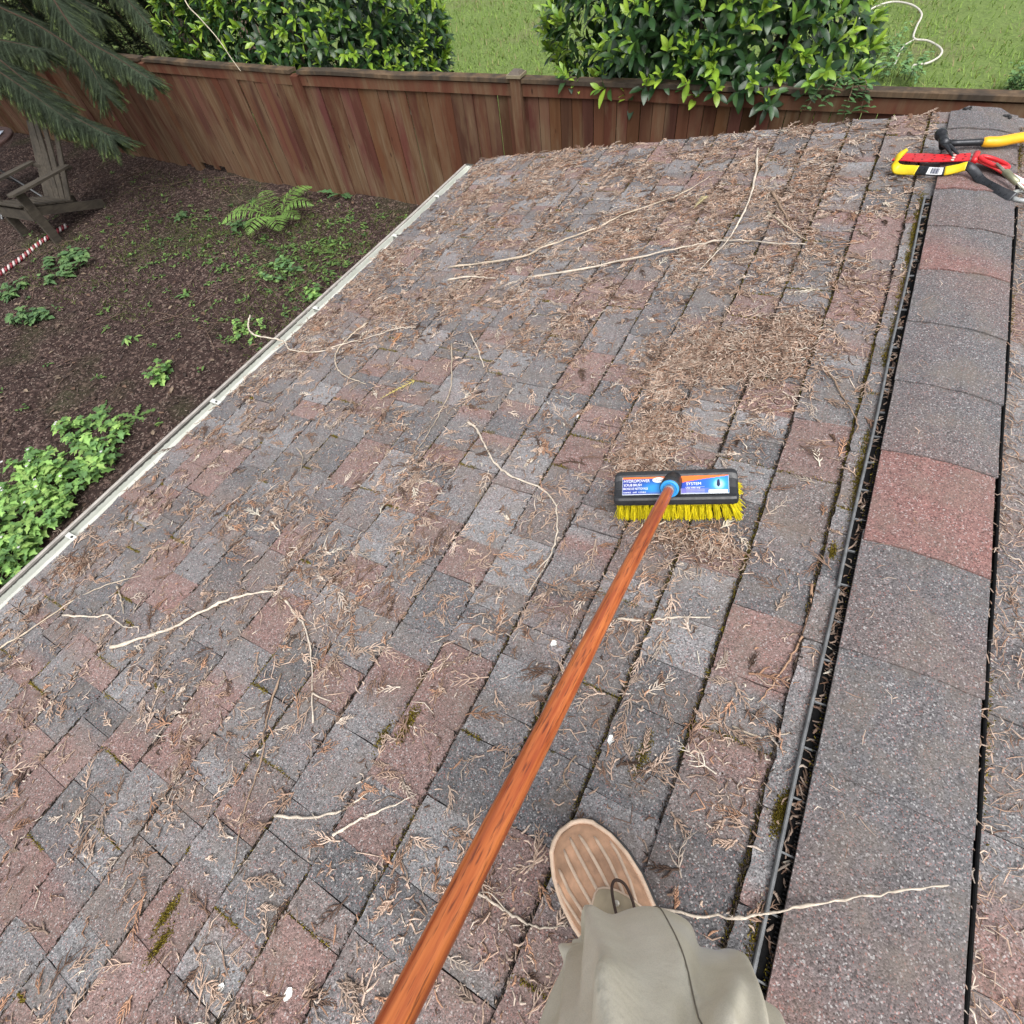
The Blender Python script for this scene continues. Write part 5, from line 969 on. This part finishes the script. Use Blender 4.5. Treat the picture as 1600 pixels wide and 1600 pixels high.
# ------------------------------------------------------------------ person: boot and trouser leg
Tt = RL(*uv(888, 1299, 0.03), 0.0); Mt = RL(*uv(962, 1441, 0.088), 0.0); ed = Mt - Tt; ed /= np.linalg.norm(ed); el = np.cross(NL, ed); el = el if el[0] > 0 else -el
person = empty('person', Tt + ed * 0.2, label='person in pale khaki trousers and tan rubber toed boot standing on the roof', category='person')
BS = [0, 0.006, 0.018, 0.04, 0.075, 0.115, 0.155, 0.20, 0.25, 0.285, 0.30]; BW = [0.010, 0.026, 0.040, 0.052, 0.060, 0.0605, 0.053, 0.046, 0.044, 0.037, 0.024]; BH = [0.030, 0.036, 0.043, 0.051, 0.060, 0.072, 0.090, 0.108, 0.12, 0.12, 0.115]
bw_ = lambda s: np.interp(s, BS, BW); bh_ = lambda s: np.interp(s, BS, BH)
def make_boot(par, org, ex_, el_, nz):
    curve = lambda s: 0.006 * math.sin(s / 0.3 * 2.2) * 0
    def B(s, ph, o=0.0):
        w_, h_ = bw_(s) + o, bh_(s) + o; return org + ex_ * (s - o * (1 if s < 0.02 else 0)) + el_ * (w_ * math.cos(ph) + curve(s)) + nz * (0.022 + (h_ - 0.022) * max(0.0, math.sin(ph)) ** 0.72)
    boot = empty('boot', org + ex_ * 0.15, par); tanm = MATB['tan']; ph = np.linspace(0, math.pi, 25)
    ss = np.array([0.002, 0.006, 0.012, 0.02, 0.03, 0.045, 0.06, 0.08, 0.10, 0.12, 0.14, 0.155]); mb = MB(); mb.loft([[B(s, p) for p in ph] for s in ss], cap=False, closed=False); mb.loft([[B(0.002, p) for p in ph], [org + ex_ * 0.002 + nz * 0.022 for p in ph]], cap=False, closed=False); build('toe_cap', mb, tanm, boot, smooth=True)
    mb = MB(); so = np.concatenate([np.linspace(0.0, 0.03, 8), np.linspace(0.045, 0.30, 16)]); outl = [org + ex_ * (s - 0.005 * (s < 0.02)) + el_ * (bw_(s) + 0.010) for s in so] + [org + ex_ * (s - 0.005 * (s < 0.02)) - el_ * (bw_(s) + 0.007) for s in so[::-1]]
    outl = np.array(outl); cen = outl.mean(0); mb.loft([cen + (outl - cen) * 0.985 + nz * 0.003, outl + nz * 0.008, outl + nz * 0.018, cen + (outl - cen) * 0.985 + nz * 0.0215]); build('sole', mb, MATB['sole'], boot)
    mb = MB(); P = np.array([org + ex_ * (s - 0.003 * (s < 0.02)) + el_ * (bw_(s) + 0.002) * sg + nz * 0.026 for sg, sr in ((1, so[::-1]), (-1, so)) for s in sr if s < 0.22]); mb.tube(P, 0.0048, 6); build('welt', mb, MATB['rib'], boot, smooth=True)
    for p0 in (0.42, 0.85, 1.25, 1.62, 2.02, 2.45, 2.82):
        p1 = math.pi / 2 + (p0 - math.pi / 2) * 0.62; s0 = 0.016 + 0.045 * abs(math.cos(p0)) ** 2.0; mb = MB(); Q = [B(s0 + (0.150 - s0) * t, p0 + (p1 - p0) * t ** 0.8, 0.0006) for t in np.linspace(0, 1, 14)]; mb.tube(Q, np.r_[0.0016, np.full(12, 0.0028), 0.0018], 6); build('rib', mb, MATB['rib'], boot, smooth=True)
    def UP(s, p): 
        w_ = bw_(s) * 0.93 + 0.0035; h_ = bh_(s) + 0.006; return org + ex_ * s + el_ * (w_ * math.cos(p)) + nz * (0.022 + (h_ - 0.022) * max(0.0, math.sin(p)) ** 0.72)
    mb = MB(); sv = np.linspace(0, 1, 12); mb.loft([[UP(0.098 + 0.075 * abs(math.cos(p)) ** 1.6 + (0.30 - 0.098 - 0.075 * abs(math.cos(p)) ** 1.6) * t, p) for p in ph] for t in sv], cap=False, closed=False); mb.loft([[UP(0.30, p) for p in ph], [org + ex_ * 0.298 + nz * 0.03 for p in ph]], cap=False, closed=False); build('upper', mb, MATB['suede'], boot, smooth=True)
    mb = MB(); mb.tube([UP(0.0985 + 0.075 * abs(math.cos(p)) ** 1.6, p) for p in ph], 0.0016, 5); build('upper_seam', mb, MATB['rib'], boot, smooth=True)
    mb = MB(); sh_ = [org + ex_ * s + nz * z for s, z in ((0.15, 0.085), (0.17, 0.13), (0.2, 0.19), (0.2, 0.24))]; mb.loft([[org + ex_ * (cx_ + rx * math.cos(a)) + el_ * ry * math.sin(a) + nz * z for a in np.linspace(0, 6.28, 24, endpoint=False)] for cx_, rx, ry, z in ((0.225, 0.068, 0.044, 0.09), (0.232, 0.058, 0.041, 0.13), (0.238, 0.052, 0.042, 0.19), (0.238, 0.052, 0.043, 0.235))]); build('shaft', mb, MATB['suede'], boot, smooth=True)
    mb = MB(); c0 = org + ex_ * 0.142 + el_ * 0.018 + nz * 0.092; lp = [c0 + ex_ * a * 1.0 + el_ * b + nz * c for a, b, c in ((0.006, -0.014, 0.002), (-0.010, -0.008, 0.010), (-0.030, 0.002, 0.012), (-0.036, 0.012, 0.006), (-0.026, 0.020, -0.002), (-0.006, 0.018, -0.004), (0.010, 0.012, 0.0))]; mb.tube(smooth_path(lp, 6), 0.0022, 7); mb.tube(smooth_path([c0 + ex_ * 0.006 - el_ * 0.012, c0 + ex_ * 0.002 - el_ * 0.03 + nz * 0.004, c0 - ex_ * 0.004 - el_ * 0.046 - nz * 0.008], 5), 0.0022, 7); build('lace', mb, MATB['lace'], boot, smooth=True)
    for b in (-0.030, 0.014):
        mb = MB(); c1 = org + ex_ * 0.128 + el_ * b + nz * 0.0855; mb.loft([[c1 + ex_ * r * math.cos(a) + el_ * r * math.sin(a) + nz * z for a in np.linspace(0, 6.28, 12, endpoint=False)] for r, z in ((0.0042, -0.003), (0.0042, 0.001), (0.0022, 0.0014), (0.002, -0.001))]); build('eyelet', mb, MATB['metal'], boot)
    return boot
MATB = dict(tan=plain('tan_rubber', (0.60, 0.35, 0.215), 0.62, vary=0.42, scale=30), rib=plain('pale_rubber', (0.76, 0.57, 0.42), 0.55, vary=0.25, scale=40), sole=plain('dark_sole', (0.055, 0.055, 0.055), 0.7, vary=0.3), suede=plain('olive_suede', (0.42, 0.34, 0.23), 0.9, vary=0.3, scale=25, bump=0.4), lace=plain('brown_lace', (0.065, 0.035, 0.025), 0.7), metal=plain('eyelet_brass', (0.75, 0.7, 0.6), 0.3, metal=0.8, vary=0.1))
make_boot(person, Tt - ed * 0.004, ed, el, NL)
def cloth_mat():
    m = NT('khaki_cotton'); p = m.pos(); w1 = m.noise(p, 900, 2); b = m.noise(p, 9, 4); st = m.noise(p, 4.2, 2)
    c = m.mix((0.70, 0.635, 0.505), (0.83, 0.77, 0.645), m.rng(b, 0.35, 0.65)); c = m.mix(c, m.mix(c, (0.8, 0.8, 0.8), 1.0, 'MULTIPLY'), m.rng(w1, 0.4, 0.7, 0, 0.5)); c = m.mix(c, (0.62, 0.65, 0.74), m.rng(st, 0.58, 0.70, 0, 0.6))
    m.col(c).set(Roughness=0.9); m.b.inputs['Specular IOR Level'].default_value = 0.15; m.bump(m.math('ADD', m.math('MULTIPLY', w1, 0.12), m.math('ADD', m.noise(m.pos((1, 1, 1)), 26, 3), m.noise(p, 60, 2))), 0.30, 0.004); return m.m
khaki = cloth_mat()
def leg_rings(pts, rads, n=200, per=24, hem=True, seed=0):
    P = smooth_path(pts, per); m_ = len(P); R = np.interp(np.linspace(0, 1, m_), np.linspace(0, 1, len(rads)), rads); T = np.gradient(P, axis=0); T /= np.linalg.norm(T, axis=1)[:, None]; rings = []; an = np.linspace(0, 2 * math.pi, n, endpoint=False); sl = np.r_[0, np.cumsum(np.linalg.norm(np.diff(P, axis=0), axis=1))]
    fwd = ed * -1.0; fr = np.random.default_rng(5 + int(seed)); folds = [(a_ + fr.normal(0, 0.08), fr.uniform(-3.5, 3.5), fr.uniform(0.10, 0.62), fr.uniform(0.12, 0.28), fr.uniform(0.06, 0.10), fr.uniform(0.009, 0.016) * fr.choice([1, 1, 1, -0.8])) for a_ in np.tile(np.linspace(-1.9, 1.9, 9), 2)]
    for i in range(m_):
        x = fwd - T[i] * (fwd @ T[i]); x /= np.linalg.norm(x); y = np.cross(T[i], x); s = sl[i]
        w1 = 0.0035 * np.sin(3 * an + 9 * s + seed) * min(1, s * 8 + 0.3); fs = np.zeros(n)
        for a0, sl_, s0, ext, wd_, am in folds:
            x_ = (an - a0 - sl_ * (s - s0) + math.pi) % (2 * math.pi) - math.pi; fs += am * np.where(x_ > 0, np.exp(-(x_ / wd_) ** 2), np.exp(-(x_ / (wd_ * 1.5)) ** 2)) * math.exp(-((s - s0) / ext) ** 4)
        fold = 0.008 * np.exp(-((an - 5.9 + 6.283 * (an < 2)) / 0.9) ** 2) * (np.abs(np.sin(31 * s + 1.2 * np.sin(an * 2))) ** 3 - 0.4) * math.exp(-((s - 0.06) / 0.06) ** 2)
        nzv = 0.005 * (vnoise(an * 3.0 + seed, np.full(n, s * 22.0), 71) - 0.5); rr = R[i] + w1 + fold + fs * min(1, s * 9 + 0.1) + nzv; rings.append(P[i] + rr[:, None] * (np.cos(an)[:, None] * x + np.sin(an)[:, None] * y))
    return rings
hemc = RL(*uv(974, 1556, 0.075), 0.075); k1 = dp(988, 1578, 0.595); k2 = dp(1040, 1640, 0.455)
pts = [hemc, hemc + (k1 - hemc) * 0.35, k1, k2, np.array([0.12, -0.19, ZC - 0.42]), np.array([0.13, -0.34, ZC - 0.36])]
rings = leg_rings(pts, [0.062, 0.061, 0.064, 0.094, 0.108, 0.11])
mb = MB(); inner0 = [c_ + (rings[0].mean(0) - c_) * 0.05 + NL * 0.02 for c_ in rings[0]]; mb.loft([np.array(inner0)] + rings, cap=False)
mb.add(rings[-1], [tuple(range(len(rings[-1])))]); build('trousers', mb, khaki, person, smooth=True)
seam = MB(); L_ = len(rings); js = 8; Q = []
for i in range(34, 112):
    c_ = rings[i].mean(0); fi = 2 - 0.62 * (i - 34); i0 = math.floor(fi); p = rings[i][i0 % 200] * (1 - fi + i0) + rings[i][(i0 + 1) % 200] * (fi - i0); Q.append(p + (p - c_) / np.linalg.norm(p - c_) * 0.0004)
seam.tube(Q, 0.0006, 5); build('seam', seam, plain('seam_thread', (0.22, 0.19, 0.15), 0.9), person, smooth=True)
hm = MB(); hm.tube(np.vstack([rings[1], rings[1][:1]]), 0.0022, 5); build('hem', hm, khaki, person, smooth=True)

# ------------------------------------------------------------------ tools by the ridge
Z3 = np.array([0, 0, 1.0])
def ribbon(mb, P, wdir, wd, th, col=None):
    P = np.asarray(P, float); T = np.gradient(P, axis=0); T /= np.linalg.norm(T, axis=1)[:, None]; wd = np.broadcast_to(np.asarray(wd, float), (len(P),)); rings = []
    for p, t, w_ in zip(P, T, wd):
        x = wdir - t * (wdir @ t); x /= np.linalg.norm(x); n_ = np.cross(t, x); rings.append([p - x * w_ - n_ * th * 0.55, p - x * w_ * 0.9 - n_ * th, p + x * w_ * 0.9 - n_ * th, p + x * w_ - n_ * th * 0.55, p + x * w_ + n_ * th * 0.55, p + x * w_ * 0.9 + n_ * th, p - x * w_ * 0.9 + n_ * th, p - x * w_ + n_ * th * 0.55])
    mb.loft(rings, col); return mb
CH = 0.034
steel = plain('black_steel', (0.035, 0.037, 0.042), 0.32, metal=0.55, vary=0.3, scale=50); yel = plain('yellow_coating', (0.78, 0.56, 0.015), 0.4, vary=0.1, scale=50); red = plain('red_paint', (0.55, 0.014, 0.020), 0.38, vary=0.18, scale=40); zinc = plain('zinc_plate', (0.52, 0.50, 0.40), 0.3, metal=0.75, vary=0.2); wht = plain('white_label', (0.75, 0.77, 0.78), 0.5, vary=0.05)
bar = empty('pry_bar', surf(1450, 265, 0.03), label='black and yellow flat pry bar with hooked end across the ridge', category='pry bar')
b0 = surf(1400, 267, 0.024); key = [b0 + np.array([0.006, 0.006, 0.066]), b0 + np.array([-0.010, 0.002, 0.044]), b0 + np.array([-0.013, 0, 0.022]), b0 + np.array([0.004, 0, 0.006]), surf(1425, 266, 0.030), surf(1447, 267, CH + 0.003), surf(1470, 268, CH + 0.004), surf(1494, 264, CH + 0.010), surf(1512, 260, CH + 0.018), surf(1522, 268, CH + 0.006), surf(1534, 283, CH - 0.008), surf(1556, 297, CH - 0.004), surf(1581, 311, CH - 0.004)]
P = smooth_path(key, 8); wdir = np.array([0.05, 0.62, 0.78]); n = len(P); wd = np.interp(np.arange(n), [0, 8, 24, 40, 60, 80, 90, n - 1], [0.003, 0.011, 0.0145, 0.0130, 0.0120, 0.0125, 0.015, 0.018]); mb = MB(); ribbon(mb, P, wdir, wd, 0.0036); blade = build('bar', mb, steel, bar, smooth=True)
for a, b in ((0, 36), (50, 64)):
    mb = MB(); ribbon(mb, P[a:b], wdir, wd[a:b] + 0.0006, 0.0042); build('yellow_sleeve', mb, yel, bar, smooth=True)
mb = MB(); ribbon(mb, P[41:50], wdir, wd[41:50] * 0.9, 0.0040); lab = build('barcode_label', mb, wht, bar)
T_ = P[47] - P[43]; T_ /= np.linalg.norm(T_); nn = np.cross(T_, wdir); nn = nn / np.linalg.norm(nn); nn = nn if nn[2] > 0 else -nn
wx = wdir / np.linalg.norm(wdir)
for i in range(9):
    mb = MB(); c_ = P[43] + (P[47] - P[43]) * i / 8 + nn * 0.0046; mb.box(c_, T_ * (0.0006 if i % 3 else 0.0011), wx * 0.008, nn * 0.0004); build('code_stroke', mb, ink['navy'], lab)
mb = MB(); c_ = P[86]; T_ = P[89] - P[84]; T_ /= np.linalg.norm(T_); nn = np.cross(T_, wx); nn = nn if nn[2] > 0 else -nn
mb.prism([c_ + T_ * a + wx * b + nn * 0.0037 for a, b in ((-0.014, -0.004), (-0.010, -0.005), (-0.006, -0.003), (0.016, -0.0012), (0.016, 0.0012), (-0.006, 0.003), (-0.010, 0.005), (-0.014, 0.004))], nn * 0.0003); build('nail_slot', mb, plain('slot_dark', (0.008, 0.008, 0.008), 0.8), bar)
# roof anchor
anc = empty('roof_anchor', surf(1460, 246, 0.03), label='red hinged roof anchor strap with ring lying across the ridge', category='roof anchor')
wdir = np.array([0.10, 1.0, 0.05]); wx = wdir / np.linalg.norm(wdir); P = smooth_path([surf(1400, 245, 0.026), surf(1428, 246, 0.030), surf(1450, 247, CH + 0.004), surf(1475, 247, CH + 0.005), surf(1500, 246, CH + 0.006), surf(1516, 245, CH + 0.006)], 6); mb = MB(); ribbon(mb, P, wdir, 0.0255, 0.0018); strap = build('strap', mb, red, anc)
an = np.linspace(0, 6.2832, 10, endpoint=False); hol = plain('hole_shadow', (0.20, 0.008, 0.012), 0.6); holp = plain('pale_rivet', (0.62, 0.52, 0.46), 0.5)
def disc(par, name, c_, r, t, mat, up=Z3):
    x = np.cross(up, [0, 1.0, 0]); x /= np.linalg.norm(x); y = np.cross(up, x); mb = MB(); mb.loft([[c_ + (x * math.cos(a) + y * math.sin(a)) * r_ + up * z for a in an] for r_, z in ((r, -t), (r, t * 0.6), (r * 0.7, t))]); return build(name, mb, mat, par)
for i in range(2, len(P) - 2, 4):
    for b in (-0.015, 0.0, 0.015): disc(strap, 'bolt_hole', P[i] + wx * b + wx * 0.0 + Z3 * 0.0022 + np.array([0.004 * (b == 0), 0, 0]), 0.0035, 0.0008, hol)
for b in (-0.016, 0.0, 0.016): disc(strap, 'rivet', surf(1490, 246, CH + 0.009) + wx * b, 0.005, 0.001, holp)
mb = MB(); hc = surf(1524, 246, CH + 0.010); mb.tube([hc - wx * 0.027, hc - wx * 0.008, hc + wx * 0.008, hc + wx * 0.027], [0.0095, 0.0095, 0.0095, 0.0095], 12); build('hinge', mb, red, anc, smooth=True)
P2 = smooth_path([surf(1528, 249, CH + 0.004), surf(1548, 257, CH + 0.000), surf(1568, 268, CH - 0.004), surf(1600, 285, CH - 0.008), surf(1660, 315, CH - 0.010)], 6); mb = MB(); wd2 = np.array([-0.25, 1.0, 0]); ribbon(mb, P2, wd2, 0.0255, 0.0018); build('lower_plate', mb, red, anc)
mb = MB(); ribbon(mb, P2[13:22], wd2, 0.021, 0.0023); build('warning_label', mb, wht, anc)
rc = surf(1552, 256, CH + 0.010); T_ = P2[10] - P2[2]; T_ /= np.linalg.norm(T_); mb = MB(); w2 = wd2 / np.linalg.norm(wd2); ring = [rc + T_ * 0.044 * math.cos(a) + w2 * 0.0255 * math.sin(a) + Z3 * (0.005 + 0.005 * math.cos(a)) for a in np.linspace(0, 2 * math.pi, 31)]; mb.tube(ring, 0.0062, 8); build('ring', mb, red, anc, smooth=True)
for a, b in ((-0.008, 0.009), (-0.004, -0.009), (0.024, 0.0)): disc(anc, 'rivet', P2[6] + T_ * a + w2 * b + Z3 * 0.003, 0.0045, 0.001, holp)
# rope grab / snap hook
snap = empty('snap_hook', surf(1580, 280, CH), label='silver snap hook clipped to the red anchor ring at right edge', category='snap hook')
a_, b_ = surf(1557, 256, CH + 0.022), surf(1602, 297, CH + 0.010); mb = MB(); mb.tube([a_, a_ + (b_ - a_) * 0.45, b_], [0.0042, 0.005, 0.005], 8); build('gate_rod', mb, zinc, snap, smooth=True)
mb = MB(); mb.tube([a_ + (b_ - a_) * 0.28, a_ + (b_ - a_) * 0.30, a_ + (b_ - a_) * 0.72, a_ + (b_ - a_) * 0.74], [0.006, 0.0095, 0.0095, 0.006], 10); build('gate_sleeve', mb, plain('dull_olive_metal', (0.30, 0.30, 0.20), 0.4, metal=0.5, vary=0.3), snap, smooth=True)
cc_ = surf(1606, 306, CH + 0.004); mb = MB(); mb.tube([cc_ + np.array([0.042 * math.cos(a) , -0.034 * math.sin(a), 0.004 * math.cos(a)]) for a in np.linspace(0.3, 6.4, 26)], 0.0068, 8); build('hook_body', mb, plain('hook_steel', (0.55, 0.57, 0.56), 0.3, metal=0.6, vary=0.15), snap, smooth=True)
# hammer
ham = empty('claw_hammer', surf(1480, 225, CH), label='black claw hammer with orange yellow grip beside the ridge end', category='hammer')
h0 = surf(1484, 224, CH + 0.016); zl = lambda x, y: CAM + ray(x, y) * ((h0[2] - ZC) / ray(x, y)[2]); h1 = zl(1536, 222); h2 = zl(1660, 207)
hx = (h1 - h0) / np.linalg.norm(h1 - h0); hy = np.cross(Z3, hx); mb = MB(); mb.tube([h0 - hx * 0.012, h0 + hx * 0.03, h1 - hx * 0.02, h1 + hx * 0.02], [0.012, 0.0100, 0.0105, 0.0125], 10); build('shaft', mb, steel, ham, smooth=True)
mb = MB(); mb.tube(smooth_path([h1 - hx * 0.006, h1 + hx * 0.012, h1 + hx * 0.05, (h1 + h2) / 2, h2], 4), np.r_[np.array([0.006, 0.013, 0.016, 0.0175]), np.full(9, 0.0185), np.linspace(0.0185, 0.02, 4)], 12, flat=0.85); build('grip', mb, plain('orange_yellow_grip', (0.86, 0.42, 0.015), 0.4, vary=0.08), ham, smooth=True)
hc = h0 - hx * 0.018; mb = MB(); mb.tube([hc + hy * 0.070 + Z3 * 0.006, hc + hy * 0.067 + Z3 * 0.006, hc + hy * 0.048 + Z3 * 0.006, hc + hy * 0.044 + Z3 * 0.006, hc + hy * 0.014 + Z3 * 0.004, hc - hy * 0.012], [0.015, 0.018, 0.018, 0.013, 0.014, 0.017], 12); build('head', mb, steel, ham, smooth=True)
for s_ in (-1, 1):
    mb = MB(); mb.tube(smooth_path([hc - hy * 0.006 + hx * 0.004 * s_, hc - hy * 0.034 + hx * (0.006 + 0.006 * s_) + Z3 * 0.003, hc - hy * 0.064 + hx * (0.016 + 0.009 * s_) - Z3 * 0.002, hc - hy * 0.092 + hx * (0.028 + 0.010 * s_) - Z3 * 0.010], 5), np.linspace(0.0115, 0.003, 16), 8, flat=0.7); build('claw', mb, steel, ham, smooth=True)
mb = MB(); mb.box(h0 + hx * 0.045 + Z3 * 0.0085, hx * 0.026, hy * 0.0022, Z3 * 0.0004); build('maker_mark', mb, wht, ham)
